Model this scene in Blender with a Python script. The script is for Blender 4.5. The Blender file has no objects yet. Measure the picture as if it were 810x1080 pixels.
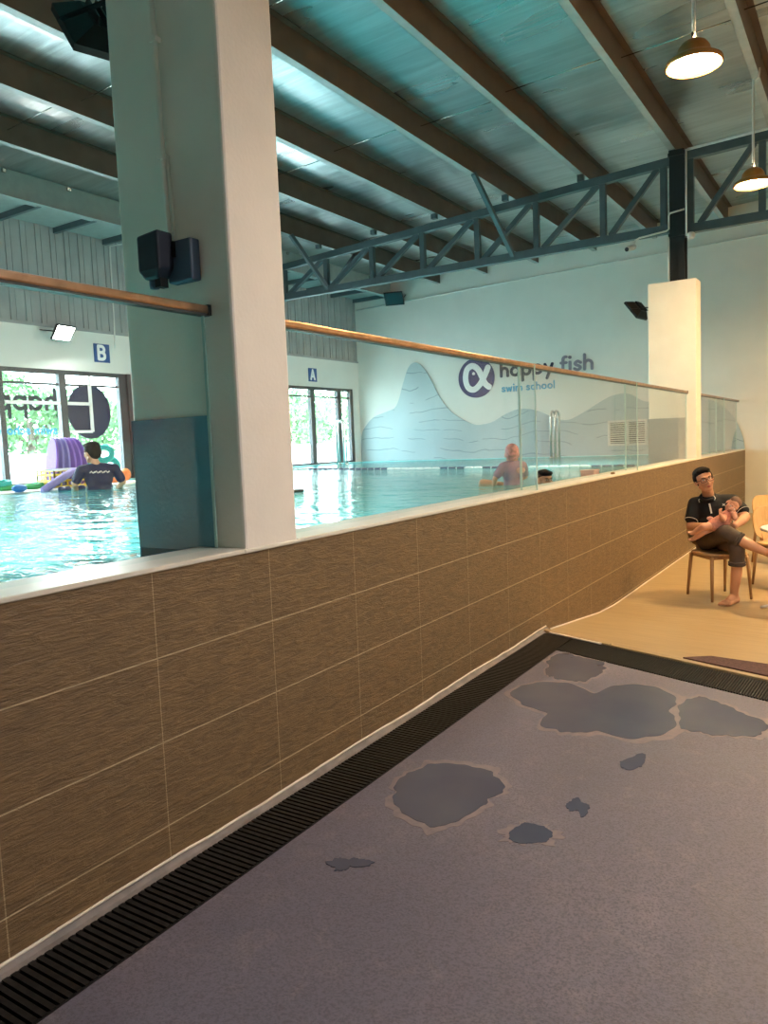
import bpy, bmesh, math, random
from mathutils import Vector, Matrix, Euler
random.seed(7)
S = bpy.context.scene
COL = S.collection
WM = {}                      # world matrices of the empties

# ------------------------------------------------------------------ helpers
class MB:
    """collects shapes and links them as ONE mesh object"""
    def __init__(self): self.v=[]; self.f=[]; self.mi=[]; self.m=0
    def add(self, vs, fs):
        o=len(self.v); self.v += [Vector(p) for p in vs]
        for q in fs: self.f.append([o+i for i in q]); self.mi.append(self.m)
        return self
    def box(self,x0,x1,y0,y1,z0,z1):
        vs=[(x,y,z) for z in (z0,z1) for y in (y0,y1) for x in (x0,x1)]
        return self.add(vs,[(0,2,3,1),(4,5,7,6),(0,1,5,4),(2,6,7,3),(0,4,6,2),(1,3,7,5)])
    def obox(self,c,size,rot=(0,0,0)):
        R=Euler(rot).to_matrix(); c=Vector(c); sx,sy,sz=[s/2 for s in size]
        vs=[c+R@Vector((x,y,z)) for z in (-sz,sz) for y in (-sy,sy) for x in (-sx,sx)]
        return self.add(vs,[(0,2,3,1),(4,5,7,6),(0,1,5,4),(2,6,7,3),(0,4,6,2),(1,3,7,5)])
    def bar(self,p,q,w,h,up=(0,0,1)):
        """bar of rectangular section from p to q; h measured along up"""
        p=Vector(p); q=Vector(q); d=(q-p).normalized(); u=Vector(up)
        s=d.cross(u).normalized(); u=s.cross(d).normalized()
        vs=[e+s*a*w/2+u*b*h/2 for e in (p,q) for (a,b) in ((-1,-1),(1,-1),(1,1),(-1,1))]
        return self.add(vs,[(3,2,1,0),(4,5,6,7),(0,1,5,4),(1,2,6,5),(2,3,7,6),(3,0,4,7)])
    def tube(self,pts,r,seg=10,closed=False,sc=(1,1)):
        pts=[Vector(p) for p in pts]; n=len(pts)
        rs=r if isinstance(r,(list,tuple)) else [r]*n
        t0=(pts[1]-pts[0]).normalized()
        a=Vector((0,0,1)) if abs(t0.z)<.9 else Vector((1,0,0))
        u=t0.cross(a).normalized(); vs=[]
        for i in range(n):
            if closed: t=(pts[(i+1)%n]-pts[i-1]).normalized()
            else: t=(pts[min(i+1,n-1)]-pts[max(i-1,0)]).normalized()
            u=(u-t*u.dot(t)).normalized(); w=t.cross(u)
            for k in range(seg):
                c=2*math.pi*k/seg
                vs.append(pts[i]+(u*math.cos(c)*sc[0]+w*math.sin(c)*sc[1])*rs[i])
        fs=[]
        for i in range(n if closed else n-1):
            j=(i+1)%n
            for k in range(seg):
                l=(k+1)%seg
                fs.append((i*seg+k,i*seg+l,j*seg+l,j*seg+k))
        if not closed:
            fs.append(tuple(range(seg))[::-1]); fs.append(tuple((n-1)*seg+k for k in range(seg)))
        return self.add(vs,fs)
    def lathe(self,prof,c=(0,0,0),seg=24,M=None,cap=True):
        """profile [(r,z)...] turned about z through c (or matrix M)"""
        M=M or Matrix.Translation(Vector(c)); n=len(prof); vs=[]
        for (r,z) in prof:
            for k in range(seg):
                a=2*math.pi*k/seg; vs.append(M@Vector((max(r,1e-4)*math.cos(a),max(r,1e-4)*math.sin(a),z)))
        fs=[]
        for i in range(n-1):
            for k in range(seg):
                l=(k+1)%seg; fs.append((i*seg+k,i*seg+l,(i+1)*seg+l,(i+1)*seg+k))
        if cap:
            fs.append(tuple(range(seg))[::-1]); fs.append(tuple((n-1)*seg+k for k in range(seg)))
        return self.add(vs,fs)
    def prism(self,poly,fn,d0,d1):
        """2D polygon extruded between depths d0,d1; fn(a,b,d) -> 3D"""
        n=len(poly)
        vs=[fn(a,b,d0) for a,b in poly]+[fn(a,b,d1) for a,b in poly]
        fs=[tuple(range(n))[::-1],tuple(range(n,2*n))]+[(i,(i+1)%n,n+(i+1)%n,n+i) for i in range(n)]
        return self.add(vs,fs)
    def ell(self,c,r,rot=None,seg=16,rings=10):
        R=rot if isinstance(rot,Matrix) else (Euler(rot).to_matrix() if rot else Matrix.Identity(3))
        c=Vector(c); vs=[c+R@Vector((0,0,-r[2]))]
        for i in range(1,rings):
            t=-math.pi/2+math.pi*i/rings
            for k in range(seg):
                a=2*math.pi*k/seg
                vs.append(c+R@Vector((r[0]*math.cos(t)*math.cos(a),r[1]*math.cos(t)*math.sin(a),r[2]*math.sin(t))))
        vs.append(c+R@Vector((0,0,r[2]))); fs=[]; L=len(vs)-1
        for k in range(seg):
            l=(k+1)%seg; fs.append((0,1+l,1+k)); fs.append((L,L-seg+k,L-seg+l))
        for i in range(rings-2):
            for k in range(seg):
                l=(k+1)%seg; a=1+i*seg; fs.append((a+k,a+l,a+seg+l,a+seg+k))
        return self.add(vs,fs)
    def cone(self,p,r0,q,r1,seg=14):
        """round-ended tapering limb"""
        p=Vector(p); q=Vector(q)
        self.tube([p,q],[r0,r1],seg); self.ell(p,(r0,)*3,None,seg,8); self.ell(q,(r1,)*3,None,seg,8)
        return self
    def mesh(self,name,parent=None):
        inv=WM[parent.name].inverted() if parent and parent.name in WM else None
        me=bpy.data.meshes.new(name)
        me.from_pydata([inv@p if inv else p for p in self.v],[],self.f)
        me.polygons.foreach_set('material_index',self.mi)
        return me
    def build(self,name,mats,parent=None,smooth=False,bevel=0,fix=True,angle=None):
        me=self.mesh(name,parent)
        for m in (mats if isinstance(mats,(list,tuple)) else [mats]): me.materials.append(m)
        if fix:
            bm=bmesh.new(); bm.from_mesh(me); bmesh.ops.recalc_face_normals(bm,faces=bm.faces)
            bm.to_mesh(me); bm.free()
        o=bpy.data.objects.new(name,me); COL.objects.link(o)
        if smooth:
            me.shade_smooth()
            if angle is not None: me.set_sharp_from_angle(angle=math.radians(angle))
        if bevel:
            b=o.modifiers.new('b','BEVEL'); b.width=bevel; b.segments=2; b.limit_method='ANGLE'
        if parent:
            o.parent=parent; WM[o.name]=WM.get(parent.name,Matrix())
        else: WM[o.name]=Matrix()
        return o

def tag(o,label=None,cat=None,group=None,kind=None):
    if label: o['label']=label
    if cat: o['category']=cat
    if group: o['group']=group
    if kind: o['kind']=kind
    return o
def thing(name,label,cat,loc=(0,0,0),rz=0,group=None):
    o=bpy.data.objects.new(name,None); COL.objects.link(o)
    o.empty_display_size=.1; o.location=loc; o.rotation_euler=(0,0,rz)
    WM[o.name]=Matrix.Translation(Vector(loc))@Matrix.Rotation(rz,4,'Z')
    return tag(o,label,cat,group)
def struct(o): o['kind']='structure'; return o
def copy_tree(o,parent=None):
    c=o.copy(); COL.objects.link(c); c.parent=parent
    if parent is None: WM[c.name]=WM[o.name].copy()
    for ch in list(o.children): copy_tree(ch,c)
    return c
def catmull(P,n=6,closed=False):
    P=[Vector(p) for p in P]; out=[]; L=len(P)
    for i in range(L if closed else L-1):
        p0=P[(i-1)%L] if closed else P[max(i-1,0)]; p1=P[i]; p2=P[(i+1)%L]
        p3=P[(i+2)%L] if closed else P[min(i+2,L-1)]
        for k in range(n):
            t=k/n
            out.append(.5*((2*p1)+(p2-p0)*t+(2*p0-5*p1+4*p2-p3)*t*t+(3*p1-p0-3*p2+p3)*t**3))
    if not closed: out.append(P[-1])
    return out

# ------------------------------------------------------------------ materials
def lin(c):
    def f(x):
        x/=255.; return x/12.92 if x<=.04045 else ((x+.055)/1.055)**2.4
    return (f(c[0]),f(c[1]),f(c[2]),1)
class N:
    """small node helper"""
    def __init__(self,name):
        self.m=bpy.data.materials.new(name); self.m.use_nodes=True
        self.t=self.m.node_tree; self.n=self.t.nodes; self.b=self.n['Principled BSDF']; self.out=self.n['Material Output']
    def node(self,typ,**kw):
        x=self.n.new(typ)
        for k,v in kw.items(): setattr(x,k,v)
        return x
    def ln(self,a,b): self.t.links.new(a,b)
    def coord(self): return self.node('ShaderNodeTexCoord').outputs['Object']
    def mapping(self,scale=(1,1,1),rot=(0,0,0),loc=(0,0,0)):
        m=self.node('ShaderNodeMapping'); m.inputs['Scale'].default_value=scale
        m.inputs['Rotation'].default_value=rot; m.inputs['Location'].default_value=loc
        self.ln(self.coord(),m.inputs['Vector']); return m.outputs['Vector']
    def noise(self,vec,scale=5,detail=3,rough=.5,dist=0):
        x=self.node('ShaderNodeTexNoise'); x.inputs['Scale'].default_value=scale
        x.inputs['Detail'].default_value=detail; x.inputs['Roughness'].default_value=rough; x.inputs['Distortion'].default_value=dist
        self.ln(vec,x.inputs['Vector']); return x.outputs['Fac']
    def ramp(self,fac,stops):
        r=self.node('ShaderNodeValToRGB'); e=r.color_ramp.elements
        while len(e)<len(stops): e.new(.5)
        for i,(p,c) in enumerate(stops): e[i].position=p; e[i].color=c
        self.ln(fac,r.inputs['Fac']); return r.outputs['Color']
    def math(self,op,a,b=None,clamp=False):
        x=self.node('ShaderNodeMath',operation=op,use_clamp=clamp)
        for i,v in enumerate((a,b)):
            if v is None: continue
            if isinstance(v,(int,float)): x.inputs[i].default_value=v
            else: self.ln(v,x.inputs[i])
        return x.outputs[0]
    def mix(self,fac,a,b):
        x=self.node('ShaderNodeMix',data_type='RGBA')
        for s,v in ((x.inputs[0],fac),(x.inputs[6],a),(x.inputs[7],b)):
            if isinstance(v,(int,float)): s.default_value=v
            elif isinstance(v,tuple): s.default_value=v
            else: self.ln(v,s)
        return x.outputs[2]
    def bump(self,h,strength=.3,dist=.01,normal=None):
        x=self.node('ShaderNodeBump'); x.inputs['Strength'].default_value=strength; x.inputs['Distance'].default_value=dist
        self.ln(h,x.inputs['Height'])
        if normal: self.ln(normal,x.inputs['Normal'])
        return x.outputs['Normal']
    def set(self,**kw):
        names=dict(color='Base Color',rough='Roughness',metal='Metallic',spec='Specular IOR Level',normal='Normal',
                   ecol='Emission Color',estr='Emission Strength',sss='Subsurface Weight',coat='Coat Weight')
        for k,v in kw.items():
            s=self.b.inputs[names[k]]
            if isinstance(v,(int,float,tuple)): s.default_value=v
            else: self.ln(v,s)
        return self
def simple(name,rgb,rough=.5,metal=0,var=.06,vs=8,bump=0,bs=60,spec=.5,coat=0):
    """plain paint / plastic / cloth with a slight procedural unevenness"""
    n=N(name); v=n.mapping(); c=lin(rgb)
    k=n.noise(v,vs,4)
    d=tuple(max(0,x*(1-2*var)) for x in c[:3])+(1,); l=tuple(min(1,x*(1+2*var)) for x in c[:3])+(1,)
    n.set(color=n.ramp(k,[(.3,d),(.7,l)]),rough=rough,metal=metal,spec=spec,coat=coat)
    if bump: n.set(normal=n.bump(n.noise(v,bs,3),bump,.004))
    return n.m

M={}
M['white_wall']=simple('white_wall_paint',(226,226,220),.6,var=.015,vs=2,bump=.08,bs=90)
M['column_paint']=simple('column_paint',(238,231,220),.55,var=.02,vs=3,bump=.25,bs=55)
M['blue_paint']=simple('blue_rough_paint',(84,140,162),.5,var=.05,vs=6,bump=.6,bs=45)
M['sill']=simple('cream_sill_stone',(226,220,206),.35,var=.03,vs=5)
M['steel']=simple('stainless_steel',(200,198,192),.22,metal=1,var=.03)
M['rail']=simple('brushed_rail_steel',(172,140,116),.3,metal=1,var=.12,vs=14)
M['truss']=simple('grey_blue_truss_paint',(76,92,98),.45,var=.05)
M['black_steel']=simple('black_steel_paint',(34,36,40),.4,var=.08)
M['purlin']=simple('shaded_purlin_steel',(92,78,68),.42,metal=.25,var=.08,vs=4)  # same steel as the flange, dim lounge light darkened into the colour
M['flange']=simple('lit_galvanised_steel',(172,176,176),.45,metal=.3,var=.05)  # same steel as the web, pool light from below lightened into the colour
M['eave']=simple('eave_steel_paint',(148,160,158),.5,var=.04)
M['cladding']=simple('grey_cladding_sheet',(160,164,164),.45,var=.05,vs=3)
M['white_plastic']=simple('white_plastic',(218,218,214),.4,var=.02)
M['black_plastic']=simple('black_plastic',(14,15,17),.5,var=.1,spec=.25)
M['navy_plastic']=simple('navy_plastic',(26,34,50),.45,var=.08)
M['slate_plastic']=simple('slate_blue_plastic',(74,90,112),.5,var=.05)
M['frame']=simple('dark_window_frame',(72,74,76),.4,metal=.4,var=.06)
M['reflected_frame']=simple('white_reflection',(236,236,234),.4,var=.02)
M['rubber']=simple('black_rubber_grating',(30,29,29),.45,spec=.2,var=.3,vs=40)
M['dark_void']=simple('drain_channel',(10,10,10),.7,var=.1)
M['curb']=simple('grey_cove_mortar',(120,112,110),.6,var=.12,vs=12)
M['caulk']=simple('white_caulk',(225,214,200),.5,var=.04)
M['gutter']=None
M['sign_blue']=simple('sign_blue',(18,74,140),.4,var=.03)
M['logo_navy']=simple('navy_lettering',(30,38,104),.4,var=.03)
M['logo_navy_dark']=simple('dark_navy_film',(26,34,66),.45,var=.05)
M['logo_sky']=simple('sky_blue_lettering',(64,164,206),.4,var=.03)
M['logo_glare']=simple('glare_mauve_lettering',(138,132,146),.3,var=.06)  # floodlight glare on the letters painted into their colour
M['logo_white']=simple('white_lettering',(240,242,244),.4,var=.01)
M['grey_green_film']=simple('dark_grey_film',(52,60,66),.5,var=.05)
M['shade_bronze']=simple('bronze_lamp_metal',(196,136,72),.35,metal=.45,var=.1)
M['purple']=simple('purple_foam',(148,112,196),.7,var=.04)
M['violet']=simple('pale_violet_foam',(150,140,198),.7,var=.04)
M['yellow']=simple('yellow_plastic',(236,206,60),.4,var=.03)
M['teal']=simple('teal_foam',(44,170,160),.6,var=.04)
M['green']=simple('green_foam',(46,150,84),.6,var=.04)
M['blue_foam']=simple('blue_foam',(40,120,196),.6,var=.04)
M['red_foam']=simple('coral_foam',(214,96,84),.6,var=.04)
M['orange']=simple('orange_foam',(226,130,70),.6,var=.04)
M['pink_box']=simple('pink_plastic',(226,160,150),.45,var=.03)
M['navy_float']=simple('navy_float_plastic',(30,44,92),.4,var=.04)
M['white_float']=simple('white_float_plastic',(224,230,232),.4,var=.02)
M['mat']=simple('brown_mat_pile',(84,58,54),.95,var=.25,vs=60,bump=.6,bs=200)
M['ply']=None
M['white_table']=simple('white_laminate',(240,234,224),.35,var=.01)

# brown riven tile wall: joints every 0.6 m along the wall, 0.3 m up it
n=N('brown_wall_tile'); c=n.coord(); sp=n.node('ShaderNodeSeparateXYZ'); n.ln(c,sp.inputs[0])
def joint(co,off,step,half):
    a=n.math('SUBTRACT',co,off-100*step); a=n.math('MODULO',a,step); a=n.math('SUBTRACT',a,step/2); a=n.math('ABSOLUTE',a)
    return n.math('GREATER_THAN',a,step/2-half)
gy=joint(sp.outputs[1],1.7256,.6,.002); gz=joint(sp.outputs[2],0.,.3,.0023)
rid=n.noise(n.mapping((1,7,30)),1.7,5,.6,.6); fine=n.noise(n.mapping((1,6,60)),3,3)
tone=n.noise(n.mapping((1,1.2,3)),1.3,3)
col=n.ramp(rid,[(.3,lin((102,82,57))),(.7,lin((134,107,73)))])
col=n.mix(n.math('MULTIPLY',tone,.35),col,lin((98,79,55)))
col=n.mix(n.math('MULTIPLY',gy,.55),col,lin((196,176,140)))
col=n.mix(gz,col,lin((190,172,140)))
h=n.math('ADD',n.math('MULTIPLY',rid,1.),n.math('MULTIPLY',fine,.5))
n.set(color=col,rough=.5,normal=n.bump(h,.55,.012)); M['tile']=n.m

# purple-grey coated floor
n=N('purple_grey_coating'); v=n.mapping()
sp1=n.noise(v,130,3,.75); bl=n.noise(v,1.3,5,.6,.6); md=n.noise(v,7,4,.65,1.0)
col=n.ramp(bl,[(.3,lin((97,97,114))),(.55,lin((112,107,121))),(.75,lin((132,123,130)))])
col=n.mix(n.ramp(md,[(.55,(0,0,0,1)),(.72,(.4,.4,.4,1))]),col,lin((140,130,132)))
col=n.mix(n.ramp(sp1,[(.45,(0,0,0,1)),(.62,(.8,.8,.8,1))]),col,lin((82,78,88)))
rg=n.ramp(bl,[(.35,(.42,)*3+(1,)),(.7,(.62,)*3+(1,))])
n.set(color=col,rough=rg,normal=n.bump(sp1,.6,.003)); M['deck']=n.m
# shallow water lying on the coating
n=N('wet_film'); v=n.mapping()
n.set(color=n.ramp(n.noise(v,2.2,4,.5,.5),[(.35,lin((70,76,96))),(.7,lin((84,88,102)))]),rough=.26,normal=n.bump(n.noise(v,9,2),.05,.01)); M['wet']=n.m
n=N('drying_rim'); v=n.mapping()
n.set(color=n.ramp(n.noise(v,30,4),[(.3,lin((118,110,116))),(.7,lin((136,124,124)))]),rough=.55); M['rim']=n.m

# vinyl wood floor, grain across the room
n=N('wood_vinyl_floor'); v=n.mapping((1.1,16,1)); a=n.noise(v,2.2,6,.65,.5); b=n.noise(n.mapping((.6,5,1)),1.5,3)
col=n.ramp(a,[(.25,lin((152,130,94))),(.55,lin((176,153,112))),(.8,lin((190,168,127)))])
col=n.mix(n.math('MULTIPLY',b,.3),col,lin((172,144,106)))
n.set(color=col,rough=.38,normal=n.bump(a,.06,.004)); M['vinyl']=n.m

# crinkled foil under the roof sheets
n=N('foil_insulation'); v=n.mapping((.55,5.5,1)); a=n.noise(v,1.6,3,.55,.5); b=n.noise(n.mapping((.5,2.2,1)),1.,2,.5,.3)
w=n.math('ADD',n.math('MULTIPLY',a,.7),b)
n.set(color=n.ramp(a,[(.3,lin((168,176,176))),(.7,lin((196,204,204)))]),metal=1.,rough=n.ramp(b,[(.3,(.26,)*3+(1,)),(.7,(.34,)*3+(1,))]),normal=n.bump(w,.3,.03)); M['foil']=n.m

# wave mural: blue-grey with darker wavy contour lines
def wave_mat():
    n=N('mural_blue_grey'); c=n.coord(); sp=n.node('ShaderNodeSeparateXYZ'); n.ln(c,sp.inputs[0])
    w=n.noise(n.mapping((.55,1,.5)),1.1,3,.5,.3)
    ph=n.math('ADD',n.math('MULTIPLY',sp.outputs[2],3.6),n.math('MULTIPLY',w,3.2))
    fr=n.math('ABSOLUTE',n.math('SUBTRACT',n.math('FRACT',ph),.5))
    brk=n.noise(n.mapping((.8,1,1.6)),1.6,2)
    line=n.math('MULTIPLY',n.math('LESS_THAN',fr,.035),n.math('GREATER_THAN',brk,.46))
    base=n.ramp(n.noise(n.mapping(),.7,4),[(.3,lin((158,180,188))),(.7,lin((178,196,200)))])
    n.set(color=n.mix(n.math('MULTIPLY',line,.7),base,lin((104,124,136))),rough=.45); return n.m
M['mural']=wave_mat()

# pool gutter grating, coarse grey
n=N('gutter_grey'); v=n.mapping(); a=n.noise(v,38,4,.7)
n.set(color=n.ramp(a,[(.35,lin((58,70,80))),(.55,lin((120,132,138))),(.75,lin((176,184,186)))]),rough=.4,normal=n.bump(a,.5,.01)); M['gutter']=n.m

# pale plywood
n=N('pale_plywood'); v=n.mapping((12,2,2)); a=n.noise(v,4,5,.6,.4)
n.set(color=n.ramp(a,[(.3,lin((196,158,108))),(.7,lin((216,182,132)))]),rough=.4); M['ply']=n.m
n=N('ash_wood_leg'); v=n.mapping((8,8,1)); a=n.noise(v,6,5,.6,.4)
n.set(color=n.ramp(a,[(.3,lin((150,112,74))),(.7,lin((172,134,92)))]),rough=.4); M['legwood']=n.m

# pool tiles
n=N('aqua_pool_tile'); c=n.coord(); bt=n.node('ShaderNodeTexBrick',offset=0.)
bt.inputs['Scale'].default_value=1.; bt.inputs['Brick Width'].default_value=.3; bt.inputs['Row Height'].default_value=.3; bt.inputs['Mortar Size'].default_value=.008
bt.inputs['Color1'].default_value=lin((120,206,212)); bt.inputs['Color2'].default_value=lin((132,214,216)); bt.inputs['Mortar'].default_value=lin((190,226,226))
n.ln(c,bt.inputs['Vector']); n.set(color=bt.outputs['Color'],rough=.3); M['pooltile']=n.m

# glass: clear sheet with Fresnel reflection
def glass(name,tint,edge=None,ior=1.5,extra=0.):
    n=N(name); n.n.remove(n.b)
    tr=n.node('ShaderNodeBsdfTransparent'); tr.inputs['Color'].default_value=tint
    gl=n.node('ShaderNodeBsdfGlossy'); gl.inputs['Roughness'].default_value=.0
    lw=n.node('ShaderNodeLayerWeight'); lw.inputs['Blend'].default_value=.5
    r0=((ior-1)/(ior+1))**2
    fr=n.math('ADD',n.math('MULTIPLY',n.math('POWER',lw.outputs['Facing'],5),1-r0),r0,True)
    mx=n.node('ShaderNodeMixShader'); n.ln(fr,mx.inputs[0]); n.ln(tr.outputs[0],mx.inputs[1]); n.ln(gl.outputs[0],mx.inputs[2])
    n.ln(mx.outputs[0],n.out.inputs['Surface']); return n.m
M['glass']=glass('clear_glass',(.945,.975,.97,1),ior=1.35)
M['glass_edge']=simple('green_glass_edge',(186,212,206),.2,var=.03)
M['window_glass']=glass('window_glass',(.96,.985,.98,1),ior=1.3)

# pool water: Fresnel mirror over an aqua tinted transparent body
n=N('pool_water'); n.n.remove(n.b)
tr=n.node('ShaderNodeBsdfTransparent'); tr.inputs['Color'].default_value=(.62,.93,.95,1)
gl=n.node('ShaderNodeBsdfGlossy'); gl.inputs['Roughness'].default_value=.03
fr=n.node('ShaderNodeFresnel'); fr.inputs['IOR'].default_value=1.33
a=n.noise(n.mapping((1.,1.6,1),(0,0,.5)),1.6,2,.5,.6); b=n.noise(n.mapping((1.,1.8,1),(0,0,.2)),5.5,3,.55,.8)
h=n.math('ADD',n.math('MULTIPLY',a,1.),n.math('MULTIPLY',b,.35))
bm_=n.bump(h,1.,.05)
mx=n.node('ShaderNodeMixShader')
n.ln(bm_,gl.inputs['Normal']); n.ln(bm_,fr.inputs['Normal'])
df=n.node('ShaderNodeBsdfDiffuse'); df.inputs['Color'].default_value=lin((96,222,226)); body=n.node('ShaderNodeMixShader'); body.inputs[0].default_value=.55
n.ln(tr.outputs[0],body.inputs[1]); n.ln(df.outputs[0],body.inputs[2])
n.ln(fr.outputs[0],mx.inputs[0]); n.ln(body.outputs[0],mx.inputs[1]); n.ln(gl.outputs[0],mx.inputs[2]); n.ln(mx.outputs[0],n.out.inputs['Surface'])
M['water']=n.m

def emit(name,rgb,strength):
    n=N(name); v=n.mapping()
    n.set(color=(0,0,0,1),ecol=rgb+(1,),estr=strength,rough=.4); return n.m
M['lamp_glow']=emit('warm_lamp_lens',(1.,.68,.34),85)
M['flood_glow']=emit('floodlight_lens',(1.,.97,.9),60)
M['flood_off']=simple('grey_lens',(30,34,36),.15,var=.05)
M['tree']=None
n=N('tree_leaf'); v=n.mapping(); n.set(color=n.ramp(n.noise(v,3,3),[(.3,lin((56,88,56))),(.55,lin((92,126,78))),(.75,lin((134,160,104)))]),rough=.6); M['leaf']=n.m
M['bark']=simple('tree_bark',(92,78,66),.9,var=.15,bump=.5)
M['ground']=simple('pale_paving',(196,194,188),.8,var=.05,vs=2)
M['outside_wall']=simple('white_render_wall',(226,226,222),.8,var=.03)

# ------------------------------------------------------------------ levels
XW=-11.06; YE=16.25; XR=4.5; YB=-3.0; XT=-2.061; Z0=-.03; ZD=.15; ZW=1.15
def sk_in(x): return 4.90-.366*(x+1.787)        # inner edge of the cross drain
def sk_out(x): return 5.30-.366*(x+1.962)
def floor_z(x,y):
    s=max(0,y-(sk_out(x)+.0)); t=min(s/1.9,1)
    return ZD+(Z0-ZD)*(t*1.15 if t<.75 else .8625+(t-.75)*.55)

# ------------------------------------------------------------------ setting
# lounge floor with its ramp up to the drain
m=MB(); xs=[XT-.05+i*(XR-XT+.05)/26 for i in range(27)]; nr=30
for x in xs:
    y0=sk_out(x)+.02
    for j in range(nr+1):
        t=j/nr; y=y0+2.1*(j/20) if j<=20 else y0+2.1+(YE-y0-2.1)*((j-20)/(nr-20))
        m.v.append(Vector((x,y,floor_z(x,y))))
for i in range(len(xs)-1):
    for j in range(nr):
        a=i*(nr+1)+j; m.f.append([a,a+nr+1,a+nr+2,a+1]); m.mi.append(0)
struct(m.build('floor',M['vinyl'],smooth=True))
# wood lip along the drain
m=MB()
for k,(xa,xb) in enumerate([(-2.045,-1.50),(-1.48,XR)]):
    m.bar((xa,sk_out(xa)+.02,ZD+.006),(xb,sk_out(xb)+.02,ZD+.006),.05 if k else .035,.022)
struct(m.build('trim_4',M['vinyl'],bevel=.004))
struct(MB().bar((-1.99,sk_out(-1.99)-.012,ZD+.012),(-1.56,sk_out(-1.56)-.012,ZD+.012),.02,.008).build('trim_5',M['caulk']))
# coated entry floor
poly=[(-1.795,YB),(XR,YB),(XR,sk_in(XR)),(-1.795,sk_in(-1.795))]
struct(MB().prism(poly,lambda a,b,d:(a,b,d),-.1,ZD).build('floor_entry',M['deck']))
struct(MB().prism([(-2.06,YB),(XR,YB),(XR,YE),(-2.06,YE)],lambda a,b,d:(a,b,d),-.25,-.12).build('floor_slab',M['dark_void']))
# tiled low wall, sill, cove
struct(MB().box(XT-.24,XT,YB,YE,-.2,1.2).build('wall_pool',M['tile']))
m=MB(); m.box(XT-.245,XT+.008,YB,2.19,1.2,1.218); m.box(XT-.245,XT+.008,2.51,YE,1.2,1.218); m.box(XT-.01,XT+.012,2.18,2.52,1.2,1.215)
struct(m.build('trim_1',M['sill'],bevel=.004))
struct(MB().prism([(XT,.12),(-2.028,.12),(-2.028,.152),(-2.045,.158),(XT,.176)],lambda a,b,d:(a,d,b),YB,5.42).build('trim_2',M['curb']))
m=MB(); P=[]; y=YB
while y<5.42: P.append((XT+.003+.004*random.random(),y,.176+.004*math.sin(y*5)+.003*random.random())); y+=.1
struct(m.tube(P,.0055,6).build('trim_3',M['caulk'],smooth=True))
m=MB(); y=5.5; P=[]
while y<YE-.02: P.append((XT+.003,y,floor_z(XT,y)+.003)); y+=.25
struct(m.tube(P,.006,6).build('trim_6',M['caulk'],smooth=True))

# end wall, window wall, right wall, back wall
struct(MB().box(XW-.2,XR+.2,YE,YE+.15,-.2,6.3).build('wall_end',M['white_wall']))
WB=(3.45,9.10); WA=(12.15,15.97); WC=(-2.6,3.15); ZS,ZH=1.17,3.0
m=MB()
m.box(XW-.16,XW,YB,WB[0],.0,3.69); m.box(XW-.16,XW,WB[1],WA[0],0,3.69); m.box(XW-.16,XW,WA[1],YE,0,3.69)
for a,b in (WA,WB): m.box(XW-.16,XW,a,b,0,ZS); m.box(XW-.16,XW,a,b,ZH,3.69)
struct(m.build('wall_window',M['white_wall']))
m=MB(); m.box(XW-.1,XW-.03,YB,YE,3.69,6.)
y=YB
while y<YE-.05:                                   # standing ribs of the sheet
    m.box(XW-.03,XW-.003,y,y+.012,3.72,5.26); m.box(XW-.035,XW-.018,y+.1,y+.13,3.72,5.26); y+=.255
m.box(XW-.03,XW+.02,YB,YE,3.66,3.70)
struct(m.build('wall_cladding',M['cladding']))
m=MB(); m.box(XR,XR+.15,YB,YE,-.2,6.3)
struct(m.build('wall_right',M['white_wall']))
struct(MB().box(XW-.2,XR+.2,YB-.15,YB,-.2,6.3).build('wall_back',M['white_wall']))

# windows
def window(name,yr,mull,jambs,z0=ZS,z1=ZH,tr=2.77):
    X=XW-.06; r=None
    m=MB(); a,b=yr
    m.box(X-.04,X+.04,a,b,z1-.07,z1); m.box(X-.04,X+.04,a,b,z0,z0+.045)
    for (p,w) in mull: m.box(X-.05,X+.045,p-w/2,p+w/2,z0,z1)
    m.box(X-.045,X+.05,a,a+jambs[0],z0,z1); m.box(X-.045,X+.05,b-jambs[1],b,z0,z1)
    if jambs[1]>.2: m.box(X-.03,X+.09,b-.1,b-.03,z0,z1)
    m.box(X-.02,X+.02,a,b,tr-.018,tr+.018)
    r=struct(m.build(name,M['frame']))
    e=[a+jambs[0]]+[q for p,w in mull for q in (p-w/2,p+w/2)]+[b-jambs[1]]
    for i in range(0,len(e),2):
        MB().box(X-.006,X+.006,e[i],e[i+1],z0+.045,z1-.07).build('pane',M['window_glass'],r)
    return r
w2=window('window_2',WB,[(4.56,.12),(5.62,.12),(6.68,.085),(7.74,.125)],(.1,.26))
window('window_1',WA,[(13.28,.15),(14.33,.15),(15.40,.15)],(.12,.12))
m=MB(); X=XW-.02
m.box(X-.015,X+.015,8.22,8.27,2.0,2.93); m.box(X-.015,X+.015,6.73,7.67,2.44,2.49); m.box(X-.015,X+.015,7.81,8.24,2.44,2.49); m.box(X-.015,X+.015,7.81,8.24,1.98,2.025)
m.build('reflected_bar',M['reflected_frame'],w2)  # reflection of a white door frame, built as solid bars

# ceiling foil between sloping purlins
def zb(x): return 5.53+.036*(x+2.37)
PH=.30
m=MB(); nx,ny=16,24; x0,x1=XW-.1,XR+.1
for i in range(nx+1):
    for j in range(ny+1):
        x=x0+(x1-x0)*i/nx; y=YB-.1+(YE-YB+.2)*j/ny; m.v.append(Vector((x,y,zb(x)+PH)))
for i in range(nx):
    for j in range(ny): a=i*(ny+1)+j; m.f.append([a,a+1,a+ny+2,a+ny+1]); m.mi.append(0)
struct(m.build('ceiling',M['foil'],smooth=True,fix=False))

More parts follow.
